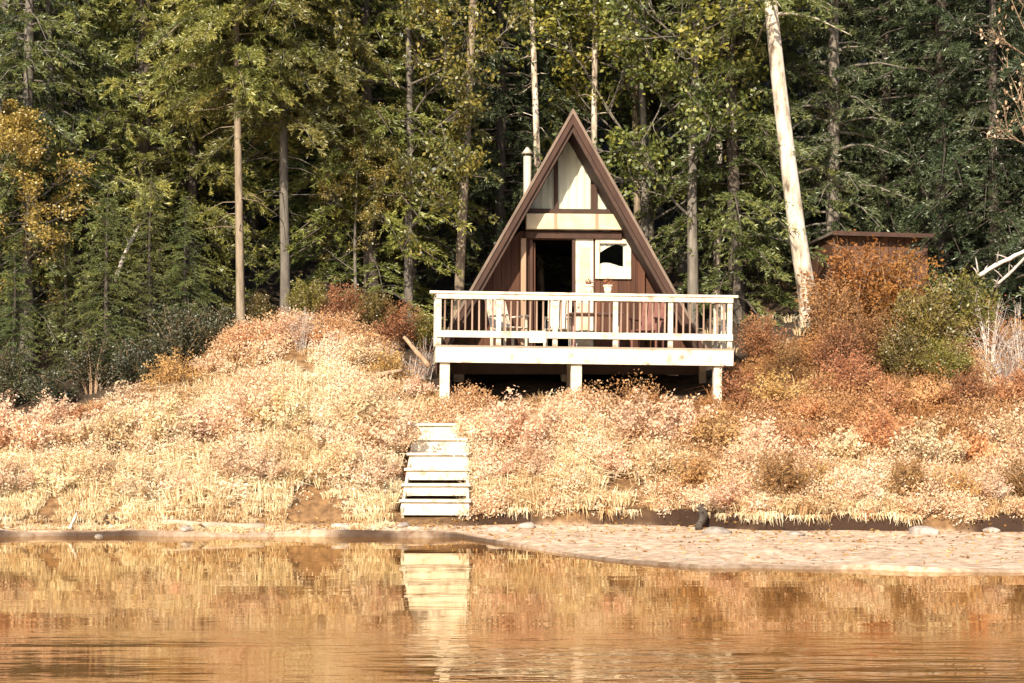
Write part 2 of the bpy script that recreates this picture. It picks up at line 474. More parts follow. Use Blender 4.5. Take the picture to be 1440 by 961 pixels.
def build_ground():
    xs = np.concatenate([np.linspace(-140, -16, 30)[:-1], np.arange(-16, 16.01, .1), np.linspace(16, 140, 30)[1:]])
    sy_, ty_ = shore_y(xs), toe_y(xs)
    rows = [10 + (sy_ - .15 - 10) * u for u in np.linspace(0, 1, 10)]
    rows += [sy_ + o for o in np.arange(-.10, .31, .025)]
    rows += [sy_ + .32 + np.maximum(ty_ - .08 - sy_ - .32, .01) * u for u in np.linspace(0, 1, 40)]
    rows += [np.maximum(ty_ - .06, sy_ + .34) + o for o in np.arange(0, .40, .03)]
    t0_ = np.maximum(ty_ - .06, sy_ + .34) + .40
    rows += [t0_ + (36.5 - t0_) * u for u in np.linspace(0, 1, 50)]
    rows += [xs * 0 + v for v in list(np.arange(36.75, 44, .25)) + list(np.linspace(44, 135, 45))]
    gy = np.stack(rows)
    gx = np.broadcast_to(xs, gy.shape).copy()
    z = ground_z(gx, gy)
    far = np.clip((gy - 44) / 10, 0, 1)
    z = z + far * .5 * wob(gx, gy, .5, 20)
    V = np.stack([gx, gy, z], -1).reshape(-1, 3)
    ny, nx = gx.shape
    idx = np.arange(ny * nx).reshape(ny, nx)
    Q = np.stack([idx[:-1, :-1], idx[:-1, 1:], idx[1:, 1:], idx[1:, :-1]], -1).reshape(-1, 4)
    me = bpy.data.meshes.new('ground')
    me.from_pydata(V.tolist(), [], Q.tolist())
    me.materials.append(M['ground'])
    ty, sy = toe_y(gx), shore_y(gx)
    shore = 1 - np.clip((gy - ty + .02) / .06, 0, 1)
    wood = np.clip((gy - bank_top(gx) - .1 + .4 * wob(gx, gy, 2)) / .8, 0, 1)
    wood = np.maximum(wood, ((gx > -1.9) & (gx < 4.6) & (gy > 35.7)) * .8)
    wet_shade = np.clip(1.7 - (gy - sy) / (.055 + .03 * wob(gx, gx * 0, 3, 4)), 0, 1) * np.interp(gx, [-1, .5], [.95, .75]) * np.clip(.75 + .9 * wob(gx, gx * 0, 1.9, 27), .15, 1)
    step_shade = np.clip((gy - ty + .03) / .03, 0, 1) * (1 - np.clip((gy - ty - .22) / .05, 0, 1)) * np.clip(np.interp(gx, [-1.5, .8], [.3, 2.5]) + 2.5 * (wob(gx, gy * 0, 1.6, 8) - .2), 0, 1)  # shade under the overhanging turf, painted peat-dark on the cut face
    for nm, a in (('shore', shore), ('wood', wood), ('wet_shade', np.maximum(wet_shade, step_shade))):
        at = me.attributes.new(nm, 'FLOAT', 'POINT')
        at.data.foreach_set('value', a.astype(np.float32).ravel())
    me.polygons.foreach_set('use_smooth', [True] * len(me.polygons))
    o = link_mesh('ground', me)
    tag(o, 'lake bank of sand and soil rising into dark wooded hillside', None, None, 'structure')
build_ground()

w = MB().add([(-400, -400, 0), (400, -400, 0), (400, 60, 0), (-400, 60, 0)], [(0, 1, 2, 3)]).build('lake_water', M['water'])
tag(w, 'calm brown lake water mirroring the golden bank', None, None, 'structure')

# unseen wooded ridge added behind the viewer, so the windows mirror dark instead of sky
def build_ridge():
    xs = np.linspace(-900, 900, 120); v = np.linspace(0, 1, 10)
    gx, gv = np.meshgrid(xs, v)
    top = 100 + 12 * wob(gx, gx * 0, .012, 2) + 4 * wob(gx, gx * 0, .11, 9)
    V = np.stack([gx, -260 - 190 * gv + 6 * wob(gx, gv * 90, .08, 4), -1 + top * np.sin(gv * 1.57)], -1).reshape(-1, 3)
    idx = np.arange(1200).reshape(10, 120)
    Q = np.stack([idx[:-1, :-1], idx[1:, :-1], idx[1:, 1:], idx[:-1, 1:]], -1).reshape(-1, 4)
    me = bpy.data.meshes.new('added_ridge'); me.from_pydata(V.tolist(), [], Q.tolist())
    me.materials.append(surf('added_ridge_wood', [(.3, (.02, .03, .014)), (.7, (.06, .075, .03))], .15, bump=1, bscale=.3, bdist=3))
    tag(link_mesh('added_ridge', me), 'unseen wooded ridge added across the lake to darken window reflections', None, None, 'structure')
build_ridge()

# ------------------------------------------------------------------ dry grass on the bank
def build_grass(name, label, n_tuft, per, hgt, seed, region, mat, tint_of, hang=False):
    r = np.random.default_rng(seed)
    xs = r.uniform(-15, 13, n_tuft * 3)
    v = r.uniform(0, 1, n_tuft * 3)
    lo, hi = region(xs)
    ys = lo + (hi - lo) * v
    keep = (wob(xs, ys, 3.1, 3) > -.42)
    under = (xs > -1.5) & (xs < 4.3) & (ys > 35.75)
    stairs = (xs > -2.2) & (xs < -.85) & (ys < 34.5)
    keep &= ~under & ~stairs
    xs, ys = xs[keep][:n_tuft], ys[keep][:n_tuft]
    n = len(xs)
    zs = ground_z(xs, ys)
    big = .65 + .55 * (wob(xs, ys, 1.9, 7) + .5) + r.uniform(-.2, .3, n)
    big = np.clip(big, .35, 1.6) * (1 if hang else np.clip(.55 + (ys - toe_y(xs)) * .9, .5, 1))
    # blades
    tx = np.repeat(np.arange(n), per)
    N = n * per
    rad = r.uniform(0, .16, N) * big[tx]
    an = r.uniform(0, 6.283, N)
    base = np.stack([xs[tx] + rad * np.cos(an), ys[tx] + rad * np.sin(an), zs[tx] - .03], 1)
    lean = r.uniform(.2, 1.5, N)
    la = an + r.normal(0, .5, N)
    h = hgt * big[tx] * r.uniform(.55, 1.1, N)
    out = np.stack([np.cos(la), np.sin(la), np.zeros(N)], 1)
    up = np.array([0, 0, 1.0])
    p1 = base + out * (h * lean * .22)[:, None] + up * (h * .62)[:, None]
    p2 = base + out * (h * lean * .72)[:, None] + up * (h * (1.0 - .38 * lean))[:, None]
    if hang:
        la = -1.57 + r.normal(0, .75, N)
        out = np.stack([np.cos(la), np.sin(la), np.zeros(N)], 1)
        dn = r.uniform(-.1, .75, N)
        p1 = base + out * (h * .40)[:, None] + up * (h * .28)[:, None]
        p2 = base + out * (h * .80)[:, None] - up * (h * dn)[:, None]
    wv = np.stack([-np.sin(la + r.normal(0, .9, N)), np.cos(la + r.normal(0, .9, N)), r.normal(0, .3, N)], 1)
    wv = unit(wv)
    wd = r.uniform(.010, .026, N)[:, None] * np.sqrt(big[tx])[:, None]
    q1 = np.stack([base - wv * wd * .5, base + wv * wd * .5, p1 + wv * wd * .6, p1 - wv * wd * .6], 1)
    q2 = np.stack([p1 - wv * wd * .6, p1 + wv * wd * .6, p2 + wv * wd * .12, p2 - wv * wd * .12], 1)
    t = tint_of(xs, ys, r)[tx] + r.normal(0, .17, N)
    me = quads_mesh(name, np.concatenate([q1, q2]), np.concatenate([t, t + .06]), [mat])
    o = link_mesh(name, me)
    tag(o, label, None, None, 'stuff')
    return o

def t_bank(x, y, r):
    t = .70 + .10 * np.clip((1.5 - x) / 3, 0, 1) + .28 * wob(x, y, 1.3, 9) + r.normal(0, .12, len(x))
    t -= .60 * np.clip((x - 2.2) / 2.4, 0, 1) * np.clip((y - 31.2) / 2.2, 0.3, 1)     # rustier towards the shed
    t -= .55 * np.clip((y - bank_top(x) + 1.3) / 1.3, 0, 1)                           # rusty upper fringe
    return t
build_grass('grass', 'pale dry grass tufts covering the whole lake bank', 7000, 34, .36, 11,
            lambda x: (toe_y(x) + .20, bank_top(x)), M['grass'], t_bank)
# tufts hanging over the cut edge
build_grass('grass', 'straw fringe of grass hanging over the cut edge of the bank', 130, 40, .18, 12,
            lambda x: (toe_y(x) + .15, toe_y(x) + .24), M['grass'], lambda x, y, r: .66 + r.normal(0, .18, len(x)), True)
build_grass('grass', 'pale sedge standing at the foot of the bank on the shore', 1500, 26, .30, 13,
            lambda x: (np.where(x < -.9, shore_y(x) + .12, toe_y(x) + 60), toe_y(x) + .2), M['grass'], lambda x, y, r: .70 + r.normal(0, .15, len(x)))

def build_cover(n_cl, per, seed):
    """low leafy heath in rounded clumps between the grass"""
    r = np.random.default_rng(seed)
    xs = r.uniform(-15, 13, n_cl * 3)
    ys = toe_y(xs) + .28 + (bank_top(xs) + .3 - toe_y(xs) - .28) * r.uniform(0, 1, n_cl * 3)
    keep = (wob(xs, ys, 2.9, 15) > .02) & ~((xs > -1.6) & (xs < 4.3) & (ys > 35.6)) & ~((xs > -2.2) & (xs < -.75) & (ys < 34.6))
    xs, ys = xs[keep][:n_cl], ys[keep][:n_cl]
    ex = r.uniform(-1, 13, 700); ex = ex[wob(ex, ex * 0, 4.2, 30) > -.25]
    xs, ys = np.concatenate([xs, ex]), np.concatenate([ys, toe_y(ex) + r.uniform(.10, .3, len(ex))])
    n = len(xs)
    sz = np.clip(.25 + .19 * wob(xs, ys, 2.4, 22) + r.uniform(-.06, .14, n), .10, .62)
    sz[-len(ex):] *= .55
    c = np.repeat(np.arange(n), per)
    N = len(c)
    d = unit(r.normal(size=(N, 3)) * np.array([1, 1, .9]) + np.array([0, 0, .55]))
    q = np.stack([xs, ys, ground_z(xs, ys) + sz * .55], 1)[c] + d * (sz[c] * r.uniform(.55, 1.12, N))[:, None] * np.array([1.15, 1.15, 1.0])
    ln = r.uniform(.028, .062, N)
    V = leaves(q, d * .6 + r.normal(0, .6, (N, 3)), ln, ln * r.uniform(.45, .75, N), r, .15)
    tt = (t_bank(xs, ys, r) + r.normal(0, .16, n))[c] + r.normal(0, .06, N)
    o = link_mesh('ground_cover', quads_mesh('ground_cover', V, tt, [M['cover']]))
    tag(o, 'low leafy heath in pale and rusty clumps on the bank', None, None, 'stuff')
build_cover(4200, 125, 19)

# ------------------------------------------------------------------ plants: prototypes
def conifer_proto(name, H, base, Rmax, seed, leafmat, bark, lean=(0, 0), tr=None, droop=.35, density=1.0, dead_low=True, leaf=(.075, .135), bend=None, shape=.75):
    r = np.random.default_rng(seed)
    tr = tr or H * .0105
    def axis(z):
        u = z / H
        if bend is not None:
            return np.array([np.interp(z, bend[0], bend[1]), 0, z])
        return np.array([lean[0] * u + .10 * math.sin(3.1 * u + seed), lean[1] * u + .08 * math.sin(4.3 * u + 2 * seed), z])
    tk = MB()
    zz = [-.4, -.05, .15, .5] + list(np.linspace(1, H, 16))
    rr = [tr * (1.5 if z < 0 else 1.3 if z < .2 else 1.1 if z < .6 else (1 - z / H) ** .8 + .03) for z in zz]
    tk.tube([axis(z) for z in zz], rr, 10)
    pos, dr, ln, tn = [], [], [], []
    z = base
    tt = 0
    while z < H - .2:
        u = (z - base) / (H - base)
        k = r.integers(3, 6)
        a0 = r.uniform(0, 6.28)
        for i in range(k):
            az = a0 + i * 6.283 / k + r.normal(0, .35)
            prof = (1 - u) ** shape * (.72 + .28 * min(1, u * 5))
            L = Rmax * prof * r.uniform(.55, 1.12) + .15
            zb = z + r.uniform(-.18, .18)
            p0 = axis(zb)
            o = np.array([math.cos(az), math.sin(az), 0])
            rise = r.uniform(-.05, .30) + .25 * u
            s = np.linspace(0, 1, 8)
            curve = p0[None] + o[None] * (s * L)[:, None] + np.array([0, 0, 1.0])[None] * (L * (rise * s - droop * (1.0 + .4 * r.random()) * s ** 2))[:, None]
            side = np.array([-o[1], o[0], 0])
            curve = curve + side[None] * (r.normal(0, .10) * L * s ** 2)[:, None]
            br = max(.006, tr * .26 * (L / Rmax))
            tk.tube(curve[[0, 2, 4, 7]], [br, br * .8, br * .55, br * .2], 4, cap=False)
            nt_ = max(4, int(L / .11 * density))
            us = np.sort(r.uniform(.14, 1.0, nt_))
            clump = r.normal(0, .10)
            for ss in us:
                q = np.array([np.interp(ss, s, curve[:, j]) for j in range(3)])
                tl = (.16 + .46 * L * .42 * (1 - ss) ** .7 + .10) * r.uniform(.5, 1.15)
                sg = 1 if r.random() < .5 else -1
                td = o * r.uniform(.35, .8) + side * sg * r.uniform(.4, 1.0) + np.array([0, 0, r.uniform(-.55, .22)])
                td = td / np.linalg.norm(td)
                m = max(7, int(tl / .012))
                tu = r.uniform(0.05, 1, m)
                pp = q[None] + td[None] * (tl * tu)[:, None] + np.array([0, 0, -1.0])[None] * (tl * .30 * tu ** 2)[:, None]
                dd = td[None] * .8 + r.normal(0, .42, (m, 3)) + np.array([0, 0, -.12])
                pos.append(pp); dr.append(dd)
                ln.append(r.uniform(*leaf, m))
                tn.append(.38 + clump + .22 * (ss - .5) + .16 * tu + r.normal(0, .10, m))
        z += r.uniform(.24, .46) * (1.0 if u < .6 else .8) / max(.6, density ** .5)
    # bare dead limbs under the crown
    if dead_low:
        for i in range(int((base) / .33)):
            zb = r.uniform(.35 * base, base)
            az = r.uniform(0, 6.28)
            L = r.uniform(.25, 1.0)
            p0 = axis(zb)
            o = np.array([math.cos(az), math.sin(az), r.uniform(-.35, .2)])
            tk.tube([p0, p0 + o * L * .5 + np.array([0, 0, r.normal(0, .05)]), p0 + o * L + np.array([0, 0, -.12 * L])], [.014, .010, .004], 4, cap=False)
    pos, dr = np.concatenate(pos), np.concatenate(dr)
    ln, tn = np.concatenate(ln), np.concatenate(tn)
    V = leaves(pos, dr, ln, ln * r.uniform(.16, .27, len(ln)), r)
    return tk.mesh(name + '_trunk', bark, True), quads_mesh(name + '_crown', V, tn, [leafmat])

def broadleaf_proto(name, H, seed, leafmat, bark, spread=.42, nleaf=15000, leaf=(.08, .15), base=.16, tr=None, lean=0.0):
    """trunk that forks into limbs and twigs, leaves in clumps round the twig ends"""
    r = np.random.default_rng(seed)
    tk = MB()
    tips = []
    tr = tr or H * .010
    def grow(p, d, L, rad, lev):
        n = 4
        pts = [p]
        q, dd = p.copy(), d.copy()
        for i in range(n):
            dd = unit(dd + r.normal(0, .13, 3) + np.array([0, 0, .05]))
            q = q + dd * L / n
            pts.append(q)
        tk.tube(pts, [rad * (1 - .5 * i / n) for i in range(n + 1)], 7 if lev == 0 else 4, cap=False)
        if lev >= 3:
            tips.extend([(pts[k], dd) for k in (2, 3, 4)])
            return
        for c in range(r.integers(3, 5) + (1 if lev else 0)):
            s = r.uniform(.35 if lev else base * 2, 1.0)
            k = min(n - 1, int(s * n))
            bp = pts[k] + (pts[k + 1] - pts[k]) * (s * n - k)
            nd = unit(dd * r.uniform(.3, 1.0) + unit(r.normal(0, 1, 3)) * r.uniform(.5, 1.0) * (spread * 2.2) + np.array([0, 0, .12]))
            grow(bp, nd, L * r.uniform(.42, .66), rad * .52, lev + 1)
        tips.append((pts[-1], dd))
    # main stem with side limbs all the way up
    zz = np.linspace(0, H, 10)
    st = np.stack([lean * (zz / H) ** 1.3 + .14 * np.sin(zz * .8 + seed) * zz / H, .1 * np.sin(zz * .7 + 2 * seed) * zz / H, zz], 1)
    tk.tube([(st[0] + np.array([0, 0, -.3]))] + list(st), [tr * 1.35] + [tr * (1 - .88 * i / 9) for i in range(10)], 9)
    for i in range(int(13 + H * 1.1)):
        u = base + (1 - base) * r.random() ** .85
        p = np.array([np.interp(u * H, zz, st[:, j]) for j in range(3)])
        az = r.uniform(0, 6.283)
        d = unit(np.array([math.cos(az), math.sin(az), r.uniform(.1, .8)]))
        L = H * spread * (.35 + .65 * math.sin(math.pi * min(1, .15 + u * .85))) * r.uniform(.5, 1.0) * .62
        grow(p, d, L, tr * .34 * (1 - .6 * u), 1)
    tp = np.array([t[0] for t in tips])
    td = np.array([t[1] for t in tips])
    k = r.integers(0, len(tp), nleaf)
    clump = r.normal(0, .13, len(tp))
    pos = tp[k] + r.normal(0, .13, (nleaf, 3)) * np.array([1, 1, .8])
    dd = td[k] * .5 + r.normal(0, .7, (nleaf, 3)) + np.array([0, 0, -.35])
    ln = r.uniform(*leaf, nleaf)
    V = leaves(pos, dd, ln, ln * r.uniform(.5, .72, nleaf), r, .12)
    tn = .45 + clump[k] + r.normal(0, .13, nleaf)
    return tk.mesh(name + '_trunk', bark, True), quads_mesh(name + '_crown', V, tn, [leafmat])

def shrub_proto(name, H, W, seed, leafmat, twigmat, stems=34, nleaf=2600, leaf=(.035, .075), up=1.0, wide=.6, t0=.5, start=.25):
    r = np.random.default_rng(seed)
    tk = MB()
    P_, D_ = [], []
    for i in range(stems):
        az = r.uniform(0, 6.283)
        sp = r.uniform(0.05, 1) ** .7 * W / 2
        h = H * r.uniform(.55, 1.08) * math.sqrt(max(.12, 1 - (sp / (W / 2)) ** 2 * .72)) * up
        o = np.array([math.cos(az), math.sin(az), 0])
        b = o * sp * .25
        s = np.linspace(0, 1, 5)
        c = b[None] + o[None] * (sp * .85 * s ** 1.4)[:, None] + np.array([0, 0, 1.])[None] * (h * (1.25 * s - .25 * s ** 2))[:, None] + np.cumsum(r.normal(0, .018 * H, (5, 3)), 0) * s[:, None]
        c[0, 2] = -.08
        tk.tube(c, [.011, .009, .007, .005, .002], 3, cap=False)
        m = int(nleaf / stems)
        u = start + (1 - start) * r.random(m) ** .75
        q = np.stack([np.interp(u, s, c[:, j]) for j in range(3)], 1)
        P_.append(q + r.normal(0, .055 * max(.6, H), (m, 3)))
        D_.append(o[None] * .45 + r.normal(0, .65, (m, 3)) + np.array([0, 0, .22]))
        # side twigs
        for j in range(3):
            uu = r.uniform(.35, .9)
            a = np.array([np.interp(uu, s, c[:, j2]) for j2 in range(3)])
            tk.tube([a, a + unit(o * .5 + r.normal(0, .6, 3) + np.array([0, 0, .5])) * H * r.uniform(.10, .26)], [.005, .002], 3, cap=False)
    pos, dr = np.concatenate(P_), np.concatenate(D_)
    n = len(pos)
    ln = r.uniform(*leaf, n)
    V = leaves(pos, dr, ln, ln * r.uniform(.42, .62, n), r, .1)
    tn = t0 + r.normal(0, .08, n) + .12 * np.sin(pos[:, 0] * 9 + seed) * np.sin(pos[:, 2] * 8)
    return tk.mesh(name + '_stems', twigmat, False), quads_mesh(name + '_leaves', V, tn, [leafmat])

def plant(name, meshes, loc, rz, sc, label, cat, group, parts=('trunk', 'crown'), mats=None):
    e = empty(name, loc, rz)
    e.scale = (sc[0], sc[0], sc[1]) if isinstance(sc, tuple) else (sc, sc, sc)
    tag(e, label, cat, group)
    for pn, me, mt in zip(parts, meshes, mats or (None, None)):
        o = link_mesh(pn, me, e)
        if mt is not None:
            o.material_slots[0].link = 'OBJECT'
            o.material_slots[0].material = mt
    return e

ORD = ['nearest', 'second', 'third', 'fourth', 'fifth', 'sixth', 'seventh', 'eighth', 'ninth', 'tenth', 'eleventh', 'twelfth', 'thirteenth',
       'fourteenth', 'fifteenth', 'sixteenth', 'seventeenth', 'eighteenth', 'nineteenth', 'twentieth']

# ------------------------------------------------------------------ trees
CON = [conifer_proto('conifer_a', 17, 1.2, 2.7, 1, M['green_needles'], M['bark_dark'], droop=.42),
       conifer_proto('conifer_b', 19, 1.8, 2.5, 2, M['green_needles'], M['bark_grey'], droop=.30, density=.9),
       conifer_proto('conifer_c', 16, .8, 3.0, 3, M['green_needles'], M['bark_dark'], droop=.50, density=1.1),
       conifer_proto('conifer_d', 20, 4.6, 2.6, 4, M['green_needles'], M['bark_grey'], droop=.36, density=.9)]
BRO = [broadleaf_proto('broadleaf_a', 12, 5, M['yellow_leaves'], M['bark_grey'], nleaf=20000),
       broadleaf_proto('broadleaf_b', 14, 6, M['green_leaves'], M['bark_grey'], nleaf=22000, spread=.36)]
def mats(leaf): return (None, M[leaf])

def tree(name, proto, px, D, rz, sc, label, leaf, group=None, cat='tree', bark=None):
    x = X(px, D)
    return plant(name, proto, (x, D, gz(x, D)), rz, sc, label, cat, group, mats=(M[bark] if bark else None, M[leaf]))

# trees that the photograph shows one by one
tp = conifer_proto('tan_pine', 17, 5.3, 2.5, 21, M['olive_needles'], M['bark_tan'], tr=.095, droop=.45, density=2.0)
tree('pine_tree', tp, 334, 38.6, 0, 1, 'straight pine with slim bare tan trunk lit by sun, left of its grey twin', 'olive_needles')
tp = conifer_proto('grey_pine', 18, 4.6, 2.7, 22, M['olive_needles'], M['bark_grey'], tr=.112, droop=.45, density=2.0)
tree('pine_tree', tp, 402, 39.4, 0, 1, 'pine with grey bare lower trunk beside the tan one, drooping olive boughs', 'olive_needles')
tp = conifer_proto('pale_pine', 19, 7.0, 2.2, 23, M['green_needles'], M['bark_pale'], tr=.215, droop=.3, dead_low=False,
                   bend=([-.5, 0, .8, 2.3, 4.4, 6.3, 8, 19], [.40, .34, .20, -.04, -.30, -.52, -.68, -1.2]))
tree('dead_pine', tp, 1122, 40.0, 0, 1, 'tall leaning tree with thick bleached white trunk between the deck and shed', 'green_needles')
tp = conifer_proto('slim_pale', 20, 11.0, 1.8, 24, M['green_needles'], M['bark_tan'], tr=.12, lean=(.7, 0), droop=.3)
tree('slender_pine', tp, 648, 41.2, 0, 1, 'slender pine with leaning pale tan trunk behind the deck railing end', 'green_needles')
tree('slender_pine', tp, 757, 42.6, 2.4, (.8, 1), 'thin pale trunk rising beside the chimney pipe of the cabin', 'dark_needles', bark='bark_pale')
tree('slender_pine', tp, 830, 42.4, 1.1, (.75, 1), 'thin grey trunk rising directly behind the roof peak', 'green_needles', bark='bark_pale')
tree('slender_pine', tp, 900, 44.6, 4.0, (.85, 1.05), 'slim pale trunk among yellow leaves just beyond the peak', 'green_needles', bark='bark_tan')
tree('slender_pine', tp, 1012, 43.6, 5.2, (.8, 1.05), 'slim pale trunk between yellow leaves and the bleached tree', 'green_needles', bark='bark_pale')
tree('slender_pine', CON[0], 44, 39.0, 3.2, (.9, .9), 'short pale trunk with a thinner stem in the dark corner of the wood', 'green_needles', bark='bark_grey')
tree('slender_pine', CON[1], 69, 39.6, .6, (.6, .9), 'thinner grey stem close beside the short pale trunk', 'dark_needles', bark='bark_grey')

ROWF = [(-190, 40.5, 0, 'green_needles'), (-95, 39.8, 2, 'dark_needles'), (8, 41.6, 1, 'green_needles'), (110, 40.2, 2, 'green_needles'), (200, 40.6, 0, 'olive_needles'),
        (268, 41.0, 2, 'olive_needles'), (460, 42.6, 0, 'green_needles'), (522, 41.2, 2, 'olive_needles'), (578, 42.2, 1, 'olive_needles'),
        (700, 43.6, 2, 'dark_needles'), (1035, 42.4, 2, 'green_needles'),
        (1170, 42.8, 1, 'dark_needles'), (1240, 44.2, 2, 'dark_needles'), (1318, 42.6, 0, 'dark_needles'), (1400, 41.6, 2, 'dark_needles'), (1490, 41.0, 0, 'dark_needles'), (1590, 41, 2, 'dark_needles')]
NEAR_TXT = {'green_needles': 'bushy green', 'dark_needles': 'dark', 'olive_needles': 'olive yellow'}
def rank_labels(items, centre, what):
    """ordinal from a landmark outwards, on each side"""
    out = {}
    L = sorted([i for i in range(len(items)) if items[i][0] < centre], key=lambda i: -items[i][0])
    Rr = sorted([i for i in range(len(items)) if items[i][0] >= centre], key=lambda i: items[i][0])
    for k, i in enumerate(L): out[i] = what(items[i], ORD[k], 'left')
    for k, i in enumerate(Rr): out[i] = what(items[i], ORD[k], 'right')
    return out
lab = rank_labels(ROWF, 805, lambda it, o, s: f"{NEAR_TXT[it[3]]} conifer at the wood's front edge, {o} to the {s} of the cabin")
for i, (px, D, k, m) in enumerate(ROWF):
    tree('conifer_tree', CON[k], px, D, i * 1.9, (1 + .12 * math.sin(i * 2.1), 1 + .1 * math.cos(i * 3.3)), lab[i], m, "conifers along the front of the wood")

tree('broadleaf_tree', BRO[0], 905, 43.0, .5, (1.15, 1.05), 'yellow green leafy tree close behind the right roof slope', 'yellow_leaves')
tree('broadleaf_tree', BRO[1], 975, 42.0, 2.2, 1.05, 'leafy green tree with yellowing edges between cabin and bleached trunk', 'green_leaves')
tree('broadleaf_tree', BRO[1], 575, 40.6, 4.1, (.85, .92), 'yellowing leafy tree with orange top beside the deck, before olive conifers', 'yellow_leaves')
tree('broadleaf_tree', BRO[0], -4, 38.0, 1.0, (.58, .52), 'golden orange sapling at the edge of the dark wood', 'golden_leaves')
BRO.append(broadleaf_proto('bare', 11, 9, M['straw_leaves'], M['twig'], nleaf=700, spread=.30, tr=.10))
tree('bare_tree', BRO[2], 1462, 39.6, 2.0, (.75, 1.0), 'nearly bare pale twiggy tree with a few tan leaves beyond the shed', 'straw_leaves')
for i, (px, D, sc) in enumerate([(92, 38.2, .20), (150, 37.9, .26), (212, 38.3, .24), (262, 38.4, .21), (20, 37.6, .2)]):
    tree('young_conifer', CON[2] if i % 2 else CON[0], px, D, i * 2.2, (sc * 1.5, sc), ['young conifer in the dark undergrowth beside the pale trunks', 'tallest young conifer in the dark undergrowth', 'young conifer in the dark undergrowth just beyond the tallest one', 'young conifer in the undergrowth closest to the bare tan pine', 'young conifer at the very edge of the dark undergrowth'][i], 'green_needles', 'young conifers under the dark trees')
tree('broadleaf_tree', BRO[0], 500, 40.2, 2.9, (.40, .40), 'small yellow green sapling under the olive conifers', 'yellow_leaves')

ROWB = []
for i in range(23):
    px = -190 + i * 78 + random.uniform(-22, 22)
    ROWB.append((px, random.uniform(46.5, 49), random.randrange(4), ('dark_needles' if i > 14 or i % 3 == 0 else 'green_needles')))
lab = rank_labels(ROWB, 805, lambda it, o, s: f"{NEAR_TXT[it[3]]} conifer in the second row of the wood, {o} to the {s} behind cabin")
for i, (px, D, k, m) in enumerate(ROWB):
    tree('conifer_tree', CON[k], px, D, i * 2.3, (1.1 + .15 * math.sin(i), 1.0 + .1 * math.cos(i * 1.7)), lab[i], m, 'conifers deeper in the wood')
ROWC = []
for i in range(20):
    px = -150 + i * 87 + random.uniform(-25, 25)
    ROWC.append((px, random.uniform(53, 57), random.randrange(4), random.choice(['dark_needles', 'green_needles'])))
lab = rank_labels(ROWC, 805, lambda it, o, s: f"{NEAR_TXT[it[3]]} conifer on the slope at the back, {o} to the {s} behind cabin")
for i, (px, D, k, m) in enumerate(ROWC):
    tree('conifer_tree', CON[k], px, D, i * 2.9, (1.35, 1.1), lab[i], m, 'conifers on the slope at the back')

# ------------------------------------------------------------------ shrubs
SP = ('stem', 'leaves')
SH_STRAW = [shrub_proto('straw_a', .75, 1.3, 31, M['straw_leaves'], M['twig'], 40, 3400, t0=.60),
            shrub_proto('straw_b', .60, 1.1, 32, M['straw_leaves'], M['twig'], 34, 2800, t0=.68),
            shrub_proto('straw_c', .95, 1.2, 33, M['straw_leaves'], M['twig'], 36, 3200, t0=.55)]
SH_TALL = [shrub_proto('tall_a', 1.9, 1.7, 34, M['rust_leaves'], M['twig'], 46, 5200, (.05, .10), t0=.5),
           shrub_proto('tall_b', 1.5, 1.6, 35, M['moss_leaves'], M['twig'], 46, 5200, (.05, .095), t0=.5)]
SH_BARE = [shrub_proto('bare_a', 1.3, 1.3, 36, M['orange_leaves'], M['dead_twig'], 44, 500, (.04, .07), t0=.5),
           shrub_proto('bare_b', 1.6, 1.4, 37, M['rust_leaves'], M['dead_twig'], 40, 420, (.04, .07), t0=.5)]
COLTXT = {'fern_leaves': 'rust red', 'straw_leaves': 'pale straw', 'orange_leaves': 'orange brown', 'rust_leaves': 'rusty brown', 'moss_leaves': 'yellow green', 'plum_leaves': 'dark green'}

def shrub_row(items, centre, row_txt, land_txt, group):
    lab = rank_labels(items, centre, lambda it, o, s: f"{COLTXT[it[4]]} shrub {row_txt}, {o} {s} of {land_txt}")
    for i, (px, D, pr, sc, m) in enumerate(items):
        x = X(px, D)
        plant('shrub', pr, (x, D, gz(x, D)), i * 1.7 + px, sc, lab[i], 'shrub', group, SP, (None, M[m]))

S0, S1, S2 = SH_STRAW
st, orr, ru, mo, pl = 'straw_leaves', 'orange_leaves', 'rust_leaves', 'moss_leaves', 'plum_leaves'
random.seed(3)
def jig(a): return a + random.uniform(-.12, .12)
row = []
for k, px in enumerate([12, 78, 140, 205, 262, 320, 372, 428, 482, 534, 690, 745, 800, 858, 915, 968, 1030, 1092, 1150, 1212, 1275, 1335, 1395, 1450]):
    x = X(px, 32.8)
    D = toe_y(np.array([x]))[0] + .55 + random.uniform(0, .35)
    row.append((px, float(D), (S0, S1, S2)[k % 3], jig(.9), st if px < 960 else (orr, st, ru)[k % 3]))
shrub_row(row, 606, 'low by the shore', 'the white steps', 'shrubs low on the bank')
row = []
for k, px in enumerate([-10, 55, 118, 170, 232, 292, 345, 400, 455, 508, 552, 672, 728, 790, 842, 905, 955, 1012, 1065, 1122, 1180, 1240, 1300, 1362, 1420]):
    D = 34.1 + random.uniform(-.25, .35) - (.9 if px > 1020 else 0)
    row.append((px, D, (S2, S0, S1)[k % 3], jig(1.2), st if (px < 930 and k % 6) else (orr if k % 2 else st)))
shrub_row(row, 606, 'halfway up the bank', 'the white steps', 'shrubs halfway up the bank')
row = []
for k, px in enumerate([15, 80, 130, 178, 240, 300, 352, 408, 452, 500, 548, 590]):
    x = X(px, 36)
    D = float(bank_top(np.array([x]))[0]) - .7 + random.uniform(-.2, .2)
    row.append((px, D, (S0, S2, S1)[k % 3], jig(.9), orr if k % 2 == 0 else st))
